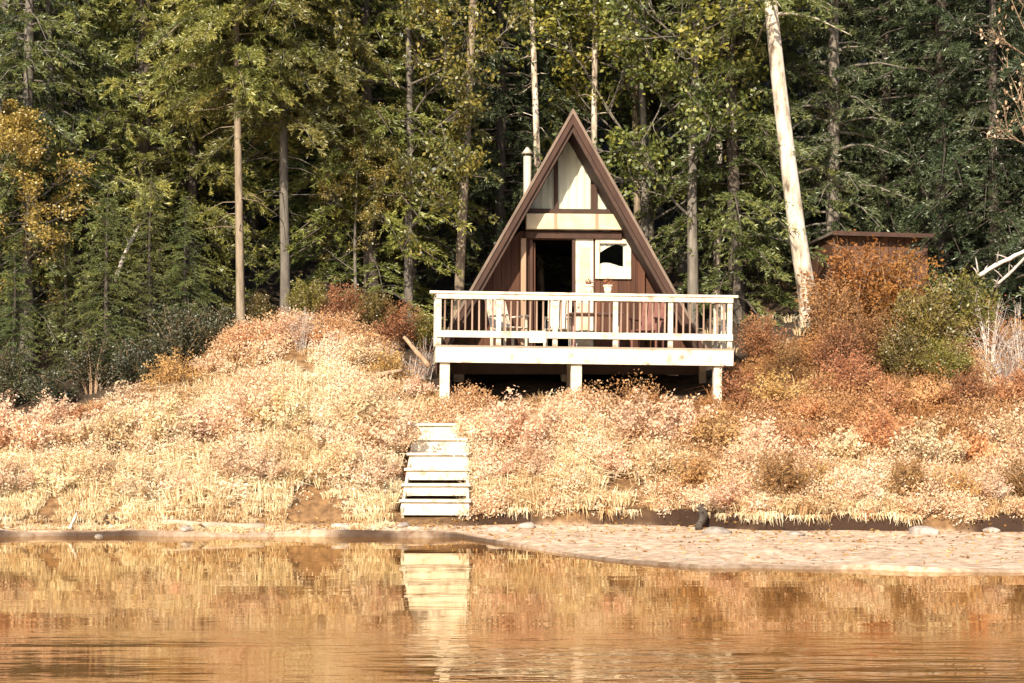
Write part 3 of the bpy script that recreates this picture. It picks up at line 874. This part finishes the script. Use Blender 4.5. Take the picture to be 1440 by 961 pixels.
for k, px in enumerate([1046, 1088, 1135, 1190, 1245, 1300, 1360, 1425]):
    row.append((px, 35.4 + random.uniform(-.4, .5), (S2, S0, S1)[k % 3], jig(1.0), orr if k % 3 else ru))
shrub_row(row, 820, 'along the top of the bank', 'the deck', 'shrubs along the top of the bank')
T0, T1 = SH_TALL
B0, B1 = SH_BARE
row = [(1072, 37.6, T0, .62, ru), (1105, 36.6, T0, .55, ru), (1165, 38.2, T0, .85, ru), (1196, 38.8, T0, 1.2, 'fern_leaves'), (1258, 38.6, T0, 1.15, 'fern_leaves'), (1225, 37.0, T0, .8, ru),
       (1300, 37.4, T1, 1.12, mo), (1345, 37.9, T1, 1.22, mo), (1268, 36.6, T1, .8, mo), (1180, 36.6, T0, .7, ru),
       (1392, 37.2, B1, .95, ru), (1436, 36.8, B1, 1.05, ru), (1415, 35.9, B0, .9, orr), (1330, 36.3, T1, .72, mo)]
shrub_row(row, 1122, 'in the shed thicket', 'the bleached trunk', 'tall shrubs around the shed')
row = [(10, 37.2, T0, 0.72, pl), (70, 36.9, T1, 0.65, pl), (130, 37.4, T0, 0.72, pl), (190, 37.0, T1, 0.80, pl), (250, 37.6, T0, 0.80, pl), (300, 38.2, T1, 0.72, pl), (225, 38.6, T0, 0.87, pl), (110, 38.6, T1, 0.87, pl),
       (360, 38.9, T1, .55, mo), (435, 39.2, T1, .62, mo), (480, 38.8, T0, .6, ru), (520, 39.0, T1, .7, mo), (560, 38.8, T0, .58, ru), (590, 39.4, T1, .6, mo)]
shrub_row(row, 820, 'under the trees', 'the cabin', 'low shrubs under the trees')
row = [(425, 37.2, B0, .7, orr), (470, 36.9, B0, .6, orr), (545, 36.9, B1, .55, ru), (580, 36.6, B0, .55, orr), (600, 37.4, B1, .6, ru)]
shrub_row(row, 606, 'bare and twiggy, above pale grass', 'the steps', 'bare shrubs beside the deck')

# ------------------------------------------------------------------ cabin
CX, CY, CZ, CR = 1.20, 37.2, 3.59, R(4)
cab = empty('cabin', (CX, CY, CZ), CR)
tag(cab, 'brown A-frame cabin with steep roof and tall cream-curtained gable window above the deck', 'cabin')
HW, HT = 2.80, 4.93
OV = -.85
BACK = 6.0
ang = math.atan2(HT, HW)
def out_half(z): return HW * (1 - z / HT)
TH = .20
def in_half(z): return out_half(z) - TH / math.sin(ang)
for s in (-1, 1):
    zb = -.06
    a = (s * out_half(zb), zb)
    t_in = TH / math.sin(ang)
    b = (s * (out_half(zb) - t_in), zb)
    apex_o, apex_i = (0 if s < 0 else 0.0, HT), (0, HT - TH / math.cos(ang))
    poly = [a, b, apex_i, apex_o] if s < 0 else [a, apex_o, apex_i, b]
    MB().prism(poly, OV + .06, BACK).build('roof', M['soffit_dark'], cab)
    # rake board on the front edge and its pale drip edge
    rb = TH * .62 / math.sin(ang)
    a2, b2 = (s * (out_half(zb) + .012), zb), (s * (out_half(zb) - rb), zb)
    o2, i2 = (0, HT + .02), (0, HT - TH * .62 / math.cos(ang))
    poly = [a2, b2, i2, o2] if s < 0 else [a2, o2, i2, b2]
    MB().prism(poly, OV, OV + .055).build('rake_board', M['trim_brown'], cab)
    e = .055 / math.sin(ang)
    a3, b3 = (s * (out_half(zb) + .045), zb), (s * (out_half(zb) + .045 - e), zb)
    o3, i3 = (0, HT + .075), (0, HT + .075 - .055 / math.cos(ang))
    poly = [a3, b3, i3, o3] if s < 0 else [a3, o3, i3, b3]
    MB().prism(poly, OV - .03, OV - .003).build('drip_edge', M['edge_trim'], cab)
    # shingle courses
    n = 17
    slope = math.hypot(HW * (1 - zb / HT), HT - zb)
    d = Vector((-s * math.cos(ang), 0, math.sin(ang)))
    nrm = Vector((s * math.sin(ang), 0, math.cos(ang)))
    me = None
    for i in range(n):
        l0 = i * slope / n
        c = Vector((s * out_half(zb), (OV + BACK) / 2, zb)) + d * (l0 + slope / n * .55) + nrm * .022
        if me is None:
            rot = Matrix((d, Vector((0, 1, 0)), nrm)).transposed()
            if rot.determinant() < 0:
                rot = Matrix((d, Vector((0, -1, 0)), nrm)).transposed()
            tilt = Matrix.Rotation(.03, 3, 'Y')
            me = MB().box((0, 0, 0), (slope / n * 1.08, BACK - OV - .04, .022), rot @ tilt).mesh('shingle_course', M['shingle'])
        o = link_mesh('shingle_course', me, cab)
        o.location = c
# ridge cap
MB().prism([(-.11, HT - .08), (0, HT + .085), (.11, HT - .08), (0, HT + .05)], OV + .01, BACK).build('ridge_cap', M['shingle'], cab)
# rear wall, floor, inner room
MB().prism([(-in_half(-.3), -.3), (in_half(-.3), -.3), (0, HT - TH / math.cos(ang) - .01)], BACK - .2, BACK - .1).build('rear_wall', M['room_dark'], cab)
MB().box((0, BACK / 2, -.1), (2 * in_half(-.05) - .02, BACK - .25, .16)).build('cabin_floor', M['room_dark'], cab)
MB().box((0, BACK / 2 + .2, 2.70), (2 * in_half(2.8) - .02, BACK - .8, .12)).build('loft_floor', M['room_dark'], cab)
# vertical wall boards round the openings
DO = (-.83, .13, 0, 2.38)      # door opening
DP = (.13, .53, 0, 2.40)       # white door leaf
WI = (.56, 1.32, 1.56, 2.40)   # window
holes = [DO, DP, WI]
def board(x0, x1, z0, z1):
    def lim(x): return HT * (1 - (abs(x) + TH / math.sin(ang)) / HW)
    h0, h1 = lim(x0 + .004), lim(x1 - .004)
    t0, t1 = min(z1, h0), min(z1, h1)
    if max(t0, t1) - z0 < .06: return
    poly = [(x0 + .004, z0), (x1 - .004, z0), (x1 - .004, max(z0 + .01, t1)), (x0 + .004, max(z0 + .01, t0))]
    MB().prism(poly, random.uniform(-.004, .004), .04).build('wall_board', M['board_brown'], cab)
xs_ = sorted(set([-2.75 + .19 * i for i in range(30)] + [-.83, .13, .53, .56, 1.32]))
xs_ = [x for i, x in enumerate(xs_) if i == 0 or x - xs_[i - 1] > .02]
for a, b in zip(xs_[:-1], xs_[1:]):
    m = (a + b) / 2
    segs = [(0.0, 2.56)]
    for h in holes:
        if h[0] < m < h[1]:
            segs = [(p, q) for z0, z1 in segs for p, q in ((z0, h[2]), (h[3], z1)) if q - p > .05]
    for z0, z1 in segs:
        board(a, b, z0, z1)
# header, cream fascia, dark sill
MB().box((.09, -.05, 2.475), (2.05, .11, .15)).build('header_beam', M['trim_brown'], cab, bevel=.008)
MB().box((.10, -.12, 2.745), (2.04, .22, .33)).build('fascia_board', M['cream_paint'], cab, bevel=.012)
MB().box((.04, -.06, 2.975), (1.86, .14, .10)).build('window_sill', M['soffit_dark'], cab, bevel=.006)
for xx in (-.30, .57):
    MB().box((xx, -.236, 2.745), (.07, .012, .32)).build('fascia_batten', M['post_tan'], cab)
# gable window
gw = empty('gable_window', (0, 0, 0)); gw.parent = cab
ZS = 3.03
def lim_x(z): return HW * (1 - z / HT) - TH / math.sin(ang) - .02
zt = HT * (1 - (TH / math.sin(ang) + .02) / HW)
ma_, mb_ = -.27, .53
def lz(x): return HT * (1 - (abs(x) + TH / math.sin(ang) + .02) / HW)
panes = [[(-lim_x(ZS), ZS), (ma_ - .04, ZS), (ma_ - .04, lz(ma_ - .04))],
         [(ma_ + .04, ZS), (mb_ - .06, ZS), (mb_ - .06, lz(mb_ - .06)), (0, zt), (ma_ + .04, lz(ma_ + .04))],
         [(mb_ + .06, ZS), (lim_x(ZS), ZS), (mb_ + .06, lz(mb_ + .06))]]
for pn in panes:
    MB().prism(pn, .0, .012).build('pane', M['glass'], gw)
    # curtain behind the glass, in soft folds
    x0, x1 = min(p[0] for p in pn), max(p[0] for p in pn)
    n = max(6, int((x1 - x0) / .03))
    cm = MB()
    vs, fs = [], []
    for i in range(n + 1):
        xx = x0 + (x1 - x0) * i / n
        top = max(ZS + .005, lz(xx) if abs(xx) > 0 else zt)
        yy = .07 + .018 * math.sin(xx * 38) + .008 * math.sin(xx * 71)
        vs += [(xx, yy, ZS), (xx, yy + .01, top)]
        if i: fs.append((2 * i - 2, 2 * i, 2 * i + 1, 2 * i - 1))
    cm.add(vs, fs).build('curtain', M['curtain'], gw, True)
for xm, wd in ((ma_, .075), (mb_, .115)):
    MB().box((xm, -.02, (ZS + lz(xm)) / 2), (wd, .08, lz(xm) - ZS)).build('mullion', M['trim_brown'], gw)
# doorway
dr_ = empty('door', (0, 0, 0)); dr_.parent = cab
for x in (DO[0] + .03, DO[1] - .03):
    MB().box((x, -.02, 1.19), (.06, .09, 2.38)).build('door_frame', M['trim_brown'], dr_)
MB().box((DO[0] + .10, .42, 1.18), (.045, .74, 2.3)).build('open_door_leaf', M['board_brown'], dr_)
lf = MB().box(((DP[0] + DP[1]) / 2, -.01, 1.21), (DP[1] - DP[0] - .02, .05, 2.40)).build('door_leaf', M['white_paint'], cab, bevel=.006)
MB().box((DP[0] + .06, -.055, 1.02), (.03, .05, .12)).build('handle', M['metal_pale'], lf)
for zc, hh in ((1.75, .95), (.6, .9)):
    MB().box(((DP[0] + DP[1]) / 2, -.04, zc), (.22, .016, hh)).build('door_panel', M['cream_paint'], lf, bevel=.005)
# window with white frame, dark glass, valance and cafe curtain
wn = empty('window', (0, 0, 0)); wn.parent = cab
wx0, wx1, wz0, wz1 = WI
for c, d in (((wx0 + .045, -.03, (wz0 + wz1) / 2), (.09, .05, wz1 - wz0)), ((wx1 - .045, -.03, (wz0 + wz1) / 2), (.09, .05, wz1 - wz0)),
             (((wx0 + wx1) / 2, -.03, wz1 - .045), (wx1 - wx0 - .184, .05, .09)), (((wx0 + wx1) / 2, -.035, wz0 + .045), (wx1 - wx0 - .184, .06, .09))):
    MB().box(c, d).build('window_frame', M['white_paint'], wn, bevel=.004)
MB().box(((wx0 + wx1) / 2, .0, (wz0 + wz1) / 2), (wx1 - wx0 - .122, .01, wz1 - wz0 - .132)).build('pane', M['glass'], wn)
def cloth(x0, x1, zlo, zhi, name):
    vs, fs = [], []
    n = 26
    for i in range(n + 1):
        u = i / n
        xx = x0 + (x1 - x0) * u
        yy = .026 + .010 * math.sin(xx * 55)
        vs += [(xx, yy, zlo(u)), (xx, yy, zhi(u))]
        if i: fs.append((2 * i - 2, 2 * i, 2 * i + 1, 2 * i - 1))
    MB().add(vs, fs).build(name, M['curtain'], wn, True)
cloth(wx0 + .05, wx1 - .05, lambda u: wz1 - .10 - .16 * abs(2 * u - 1.25) ** 1.5, lambda u: wz1 - .05, 'valance')
cloth(wx0 + .05, wx1 - .05, lambda u: wz0 + .05, lambda u: wz0 + .31 + .04 * math.sin(u * 5.5), 'cafe_curtain')
cloth(wx1 - .16, wx1 - .05, lambda u: wz0 + .05, lambda u: wz1 - .05, 'side_curtain')
# posts on the wall
MB().box((-.97, -.10, 1.20), (.11, .11, 2.39)).build('porch_post', M['post_tan'], cab, bevel=.008)
MB().box((1.53, -.08, 1.00), (.15, .10, 2.00)).build('porch_post', M['board_brown'], cab, bevel=.008)
# chimney pipe on the left slope
cp = MB()
cp.tube([(-.80, 1.0, 2.7), (-.80, 1.0, 4.30)], [.085, .085], 14)
chim = cp.build('chimney_pipe', M['metal_pale'], cab, True)
MB().tube([(-.80, 1.0, 4.36), (-.80, 1.0, 4.50)], [.13, .02], 14).build('chimney_cap', M['metal_pale'], chim, True)
# foundation posts under the cabin
for xx in (-2.3, 0, 2.3):
    MB().box((xx, .6, -.75), (.22, .22, 1.1)).build('foundation_pier', M['stone'], cab)
MB().box((0, .25, -.32), (5.6, .1, .26)).build('floor_beam', M['soffit_dark'], cab)

# ------------------------------------------------------------------ deck
dk = empty('deck', (CX, CY, CZ), CR, R(.55))
tag(dk, 'white painted timber deck with railing on posts in front of the cabin', 'deck')
DX0, DX1, DY = -2.86, 3.16, -1.82
DCX = (DX0 + DX1) / 2
MB().box((DCX, DY, -.165), (DX1 - DX0, .05, .31)).build('rim_board', M['white_paint'], dk, bevel=.006)
for xx in (DX0 + .025, DX1 - .025):
    MB().box((xx, DY / 2 - .0, -.165), (.046, -DY - .06, .30)).build('rim_board', M['white_paint'], dk)
nb = 12
bw = (-DY - .06) / nb
bme = MB().box((0, 0, 0), (DX1 - DX0 + .04, bw - .012, .036)).mesh('deck_board', M['deck_wood'], bevel=.004)
for i in range(nb):
    o = link_mesh('deck_board', bme, dk)
    o.location = (DCX, DY - .03 + bw * (i + .5), .012 + random.uniform(-.002, .002))
jme = MB().box((0, 0, 0), (.05, -DY - .12, .22)).mesh('joist', M['deck_wood'])
for i in range(11):
    o = link_mesh('joist', jme, dk)
    o.location = (DX0 + .3 + i * (DX1 - DX0 - .6) / 10, DY / 2, -.13)
PXS = [-2.80, -1.60, -.46, .76, 1.88, 3.09]
pme = MB().box((0, 0, 0), (.10, .09, 1.02)).mesh('rail_post', M['white_paint'], bevel=.006)
for xx in PXS:
    o = link_mesh('rail_post', pme, dk)
    o.location = (xx, DY + .075, .515 + .03)
MB().box((DCX - .02, DY + .06, 1.085), (DX1 - DX0 + .22, .17, .055)).build('top_rail', M['white_paint'], dk, bevel=.008)
MB().box((DCX, DY + .012, 1.005), (DX1 - DX0 - .02, .034, .095)).build('rail_board', M['white_paint'], dk, bevel=.005)
MB().box((DCX, DY + .010, .255), (DX1 - DX0 - .02, .034, .135)).build('mid_rail', M['white_paint'], dk, bevel=.005)
bal = MB().box((0, 0, 0), (.034, .03, .64)).mesh('baluster', M['baluster_wood'], bevel=.003)
for xa, xb in zip(PXS[:-1], PXS[1:]):
    nbal = int((xb - xa - .1) / .125)
    for k in range(nbal):
        o = link_mesh('baluster', bal, dk)
        o.location = (xa + .05 + (xb - xa - .1) * (k + .5) / nbal, DY + .055 + random.uniform(-.003, .003), .64)
        o.rotation_euler = (0, random.uniform(-.012, .012), 0)
# right hand return of the railing
MB().box((DX1 - .07, DY / 2 + .04, 1.085), (.15, -DY - .14, .05)).build('top_rail', M['white_paint'], dk)
MB().box((DX1 - .10, DY / 2 + .04, .255), (.034, -DY - .20, .13)).build('mid_rail', M['white_paint'], dk)
for yy in (-.95, -.12):
    o = link_mesh('rail_post', pme, dk); o.location = (DX1 - .05, yy, .545)
# left return
MB().box((DX0 + .07, DY / 2 + .04, 1.085), (.15, -DY - .14, .05)).build('top_rail', M['white_paint'], dk)
MB().box((DX0 + .10, DY / 2 + .04, .255), (.034, -DY - .20, .13)).build('mid_rail', M['white_paint'], dk)
for yy in (-.95, -.12):
    o = link_mesh('rail_post', pme, dk); o.location = (DX0 + .05, yy, .545)
for xx, wdt in ((-2.67, .20), (-.02, .22), (2.86, .17)):
    MB().box((xx, DY + .14, -1.05), (wdt, .18, 1.46)).build('leg', M['white_paint'], dk, bevel=.01)
for xx in (-2.6, 0, 2.8):
    MB().box((xx, -.3, -.85), (.14, .14, 1.18)).build('leg', M['deck_wood'], dk)

# things on the deck
def dloc(x, y, z=0.03):
    return dk.matrix_basis @ Vector((x, y, z))
def deck_chair(x, y, rz, mat, label, cat='chair'):
    e = empty('deck_chair', dloc(x, y), CR + rz)
    tag(e, label, cat)
    for sx in (-.26, .26):
        for sy, h in ((-.24, .62), (.24, .42)):
            MB().box((sx, sy, h / 2), (.05, .05, h)).build('leg', mat, e, bevel=.006)
        MB().box((sx, -.02, .64), (.09, .62, .035)).build('armrest', mat, e, bevel=.006)
    for i in range(5):
        MB().box((0, -.24 + i * .12, .40 - .012 * i), (.52, .10, .025)).build('seat_slat', mat, e, bevel=.004)
    rot = Matrix.Rotation(R(-20), 3, 'X')
    for i in range(4):
        MB().box((-.195 + .13 * i, .40, .70), (.11, .025, .78), rot).build('back_slat', mat, e, bevel=.004)
    return e
deck_chair(-1.35, -1.15, R(30), M['white_paint'], 'white wooden deck chair at the end of the deck behind its railing')
deck_chair(-.30, -.75, R(-10), M['white_paint'], 'white wooden chair in front of the dark doorway, next to the table')
deck_chair(1.55, -.85, R(-25), M['red_fabric'], 'dull reddish brown deck chair under the curtained window')
tb = empty('picnic_table', dloc(.45, -.85), CR)
tag(tb, 'pinkish brown timber table standing on the deck before the white door', 'table')
tme = MB().box((0, 0, 0), (1.15, .13, .035)).mesh('table_board', M['table_wood'], bevel=.004)
for i in range(5):
    o = link_mesh('table_board', tme, tb); o.location = (0, -.29 + .145 * i, .72)
for sx in (-.45, .45):
    for sy in (-.24, .24):
        MB().bar((sx, sy * 1.25, 0), (sx, sy * .7, .70), .06, .06).build('leg', M['table_wood'], tb)
    MB().box((sx, 0, .675), (.06, .56, .05)).build('crossbar', M['table_wood'], tb)
def flower_pot(x, label):
    e = empty('flower_pot', dloc(x, DY + .06, 1.113), CR)
    tag(e, label, 'flower pot', 'pots on the railing')
    MB().tube([(0, 0, 0), (0, 0, .15)], [.065, .085], 16).build('pot', M['pot'], e, True)
    MB().tube([(0, 0, .13), (0, 0, .17)], [.096, .096], 16).build('pot_rim', M['pot'], e, True)
    r_ = np.random.default_rng(int(x * 100) + 900)
    n = 90
    ps = r_.normal(0, .035, (n, 3)) + np.array([0, 0, .19])
    V = leaves(ps, r_.normal(0, .6, (n, 3)) + np.array([0, 0, .8]), r_.uniform(.04, .07, n), .025, r_)
    link_mesh('foliage', quads_mesh('pot_foliage', V, r_.normal(.5, .15, n), [M['rust_leaves']]), e)
flower_pot(.22, 'small cream flower pot on the top rail below the white door')
flower_pot(.60, 'small cream flower pot on the top rail below the curtained window')
tw = MB()
vs, fs = [], []
prof = [(-.055, .10), (-.05, .24), (-.045, .322), (-.02, .335), (.03, .335), (.045, .32), (.05, .15)]
n = 10
for i in range(n + 1):
    for (yy, zz_) in prof:
        vs.append((i / n * .34 - .17, yy - .008 * math.sin(i * 1.9) * (1 if zz_ < .3 else 0), zz_))
m_ = len(prof)
for i in range(n):
    for j in range(m_ - 1):
        fs.append((i * m_ + j, (i + 1) * m_ + j, (i + 1) * m_ + j + 1, i * m_ + j + 1))
tw.add(vs, fs)
t = tw.build('towel', M['towel'], None, True)
t.location = dloc(-.82, DY + .01, .0)
t.rotation_euler = (0, R(.55), CR)
tag(t, 'pale yellow towel hung over the low rail of the deck', 'towel')

# ------------------------------------------------------------------ white steps
sx0 = X(606, 33)
stp = empty('steps', (sx0 + .10, 32.45, .36), R(-6))
tag(stp, 'white painted wooden steps leading up the grassy bank from the water', 'steps')
nst, rise, run, wid = 6, .285, .36, 1.28
for i in range(nst):
    z0, y0 = i * rise, i * run
    wv_ = wid - .05 * i
    ox = -.035 * i
    MB().box((ox, y0 + run / 2 - .02, z0 + rise - .025), (wv_ + .06, run + .06, .05)).build('tread', M['white_paint'], stp, bevel=.006)
    if i not in (1, 2):
        MB().box((ox, y0 + .02, z0 + rise / 2 - .03), (wv_ - .02, .03, rise - .055)).build('riser', M['white_paint'], stp)
    else:
        MB().box((ox, y0 + .02, z0 + rise - .14), (wv_ - .02, .03, .17)).build('riser', M['white_paint'], stp)
for s in (-1, 1):
    a = Vector((s * (wid / 2 - .03), 0, .02))
    b = Vector((s * (wid / 2 - .13) - .18, nst * run - .1, nst * rise - .18))
    MB().bar(a, b, .05, .26).build('stringer', M['white_paint'], stp)

# ------------------------------------------------------------------ shed
sx = X(1236, 41.0)
sh = empty('shed', (sx, 41.0, gz(sx, 41) - .1), R(4), R(1.2))
tag(sh, 'small red brown board shed with flat grey roof half hidden by rusty shrubs', 'shed')
sw, sdp, shh = 2.25, 2.2, 8.35 - 1.73 + CAM_Z - .0
top = CAM_Z + (HZ - 334) * 41 / F - (gz(sx, 41) - .1)
nbd = 12
for i in range(nbd):
    MB().box((-sw / 2 + sw / nbd * (i + .5), random.uniform(-.006, .006), top / 2), (sw / nbd - .012, .03, top)).build('wall_board', M['shed_board'], sh)
for s in (-1, 1):
    MB().box((s * sw / 2 - s * .02, sdp / 2 + .02, top / 2), (.04, sdp, top)).build('side_wall', M['shed_board'], sh)
MB().box((0, sdp + .03, top / 2), (sw, .04, top)).build('rear_wall', M['shed_board'], sh)
MB().box((0, sdp / 2 - .1, top + .05), (sw + .16, sdp + .4, .06)).build('roof', M['shed_roof'], sh)
MB().box((0, -.32, top + .03), (sw + .18, .03, .10)).build('fascia_board', M['trim_brown'], sh)
MB().box((-.35, -.035, top * .42), (.8, .03, top * .78)).build('door', M['shed_board'], sh)

# ------------------------------------------------------------------ dead wood and shore things
def log(pts, rad, name, label, cat, mat='driftwood', n=9, twigs=0, seed=1):
    r = random.Random(seed)
    mb = MB()
    pp = [Vector(p) for p in pts]
    P2, R2 = [], []
    for i in range(len(pp) - 1):
        for k in range(4):
            u = k / 4
            P2.append(pp[i].lerp(pp[i + 1], u) + Vector((r.uniform(-1, 1), r.uniform(-1, 1), r.uniform(-1, 1))) * rad[i] * .18)
            R2.append((rad[i] * (1 - u) + rad[i + 1] * u) * r.uniform(.9, 1.1))
    P2.append(pp[-1]); R2.append(rad[-1])
    mb.tube(P2, R2, n)
    o = mb.build(name, M[mat], None, True)
    for k in range(twigs):
        i = r.randrange(len(P2))
        d = Vector((r.uniform(-1, 1), r.uniform(-.7, .3), r.uniform(.1, 1))).normalized()
        L = r.uniform(.15, .45)
        MB().tube([P2[i], P2[i] + d * L * .6, P2[i] + d * L + Vector((0, 0, -.03))], [R2[i] * .45, R2[i] * .3, .004], 5).build('branch', M[mat], o, True)
    return tag(o, label, cat)
def gp(px, D, dz): 
    x = X(px, D); return Vector((x, D, gz(x, D) + dz))
log([P(160, 398, 39.0), P(178, 352, 39.2), P(196, 318, 39.5)], [.055, .045, .03], 'dead_branch', 'pale dead branch leaning diagonally in the dark green boughs', 'branch', 'dead_twig', 7, 3, 2)
log([P(604, 516, 36.2), P(588, 498, 36.2), P(568, 474, 36.4)], [.055, .05, .035], 'log', 'weathered brown log leaning beside the corner of the deck', 'log', 'twig', 9, 0, 3)
log([gp(508, 36.4, .22), gp(540, 36.2, .42), gp(566, 36.3, .50)], [.05, .045, .035], 'log', 'thin brown log lying in the brush left of the deck', 'log', 'twig', 9, 1, 4)
log([P(1376, 388, 38.0), P(1402, 372, 38.0), P(1436, 356, 38.0), P(1460, 344, 38.1)], [.05, .05, .04, .02], 'dead_branch', 'silver dead branch reaching out of the dark wood beyond the shed', 'branch', 'dead_twig', 7, 6, 5)
log([P(1398, 404, 38.1), P(1425, 380, 38.1), P(1462, 340, 38.2)], [.03, .035, .02], 'dead_branch', 'thin twiggy dead branch crossing the silver one', 'branch', 'dead_twig', 7, 7, 6)
log([gp(98, 31.9, .03), gp(104, 32.1, .18), gp(109, 32.3, .30)], [.03, .03, .02], 'stick', 'white stick poking from the mud at the water edge', 'stick', 'bark_pale', 6, 0, 7)
log([gp(225, 32.2, .06), gp(300, 32.05, .07), gp(372, 32.1, .06)], [.07, .08, .06], 'drift_log', 'brown drift log lying along the shore below the dark hollow', 'log', 'driftwood', 9, 1, 8)
log([gp(982, 31.0, .04), gp(990, 31.5, .20), gp(986, 31.9, .12)], [.06, .08, .06], 'stump', 'dark rotten stump root at the bend of the cut bank', 'stump', 'bark_dark', 8, 3, 9)

# stones along the water's edge
stones = [(140, 31.75, .10), (262, 31.9, .13), (480, 32.0, .12), (566, 31.9, .10), (700, 31.4, .12), (742, 32.2, .14), (1010, 29.9, .15), (1120, 29.6, .11), (1300, 29.7, .17), (1395, 29.9, .12)]
slab = rank_labels([(s[0],) for s in stones], 606, lambda it, o, s: f"low brown stone on the shore, {o} to the {s} of the white steps")
for i, (px, D, rad) in enumerate(stones):
    bm = bmesh.new()
    bmesh.ops.create_icosphere(bm, subdivisions=2, radius=1)
    r = random.Random(50 + i)
    ph = [r.uniform(0, 6) for _ in range(3)]
    for v in bm.verts:
        k = 1 + .18 * math.sin(v.co.x * 3 + ph[0]) + .14 * math.sin(v.co.y * 4 + ph[1]) + .1 * math.sin(v.co.z * 5 + ph[2])
        v.co = Vector((v.co.x * 1.5 * rad * k, v.co.y * rad * k, v.co.z * .62 * rad * k))
    me = bpy.data.meshes.new('stone'); bm.to_mesh(me); bm.free()
    me.materials.append(M['stone'])
    me.polygons.foreach_set('use_smooth', [True] * len(me.polygons))
    o = link_mesh('stone', me)
    o.location = gp(px, D, rad * .12)
    o.rotation_euler = (0, 0, r.uniform(0, 6))
    tag(o, slab[i], 'stone', 'stones along the shore')

# dead leaves and bits of bark washed up on the mud
r_ = np.random.default_rng(77)
n = 2600
lx = r_.uniform(-14, 12, n)
ly = shore_y(lx) + .12 + (toe_y(lx) + .1 - shore_y(lx) - .12) * r_.beta(1.6, .8, n)
lp = np.stack([lx, ly, ground_z(lx, ly) + .012], 1)
ld = np.stack([r_.normal(0, 1, n), r_.normal(0, .6, n), r_.normal(0, .18, n)], 1)
V = leaves(lp, ld, r_.uniform(.03, .11, n), r_.uniform(.018, .05, n), r_, .25)
tag(link_mesh('leaf_litter', quads_mesh('leaf_litter', V, r_.normal(.35, .25, n), [M['orange_leaves']])), 'dead leaves and bark scraps scattered on the mud', None, None, 'stuff')

# gravel and small stones on the mud
n = 800
lx = r_.uniform(-13, 12, n)
u_ = r_.uniform(0, 1, n) ** 1.4
ly = shore_y(lx) + .06 + (toe_y(lx) - shore_y(lx) - .06) * u_
keep = (wob(lx, ly, 1.9, 25) > -.1)
lx, ly = lx[keep], ly[keep]
n = len(lx)
c = np.stack([lx, ly, ground_z(lx, ly)], 1)
sz = r_.uniform(.012, .045, n)
an = r_.uniform(0, 6.28, n)
oct_ = np.array([[1, 0, .1], [0, .8, 0], [-1, .1, 0], [0, -.9, .1], [.1, 0, .6]])
vv = oct_[None] * sz[:, None, None] * (1 + r_.normal(0, .15, (n, 5, 1)))
ca, sa = np.cos(an)[:, None], np.sin(an)[:, None]
vv = np.stack([vv[..., 0] * ca - vv[..., 1] * sa, vv[..., 0] * sa + vv[..., 1] * ca, vv[..., 2]], -1) + c[:, None]
fc = (np.array([[0, 1, 4], [1, 2, 4], [2, 3, 4], [3, 0, 4]])[None] + 5 * np.arange(n)[:, None, None]).reshape(-1, 3)
me = bpy.data.meshes.new('gravel'); me.from_pydata(vv.reshape(-1, 3).tolist(), [], fc.tolist()); me.materials.append(M['stone'])
tag(link_mesh('gravel', me), 'small gravel scattered over the muddy shore', None, None, 'stuff')
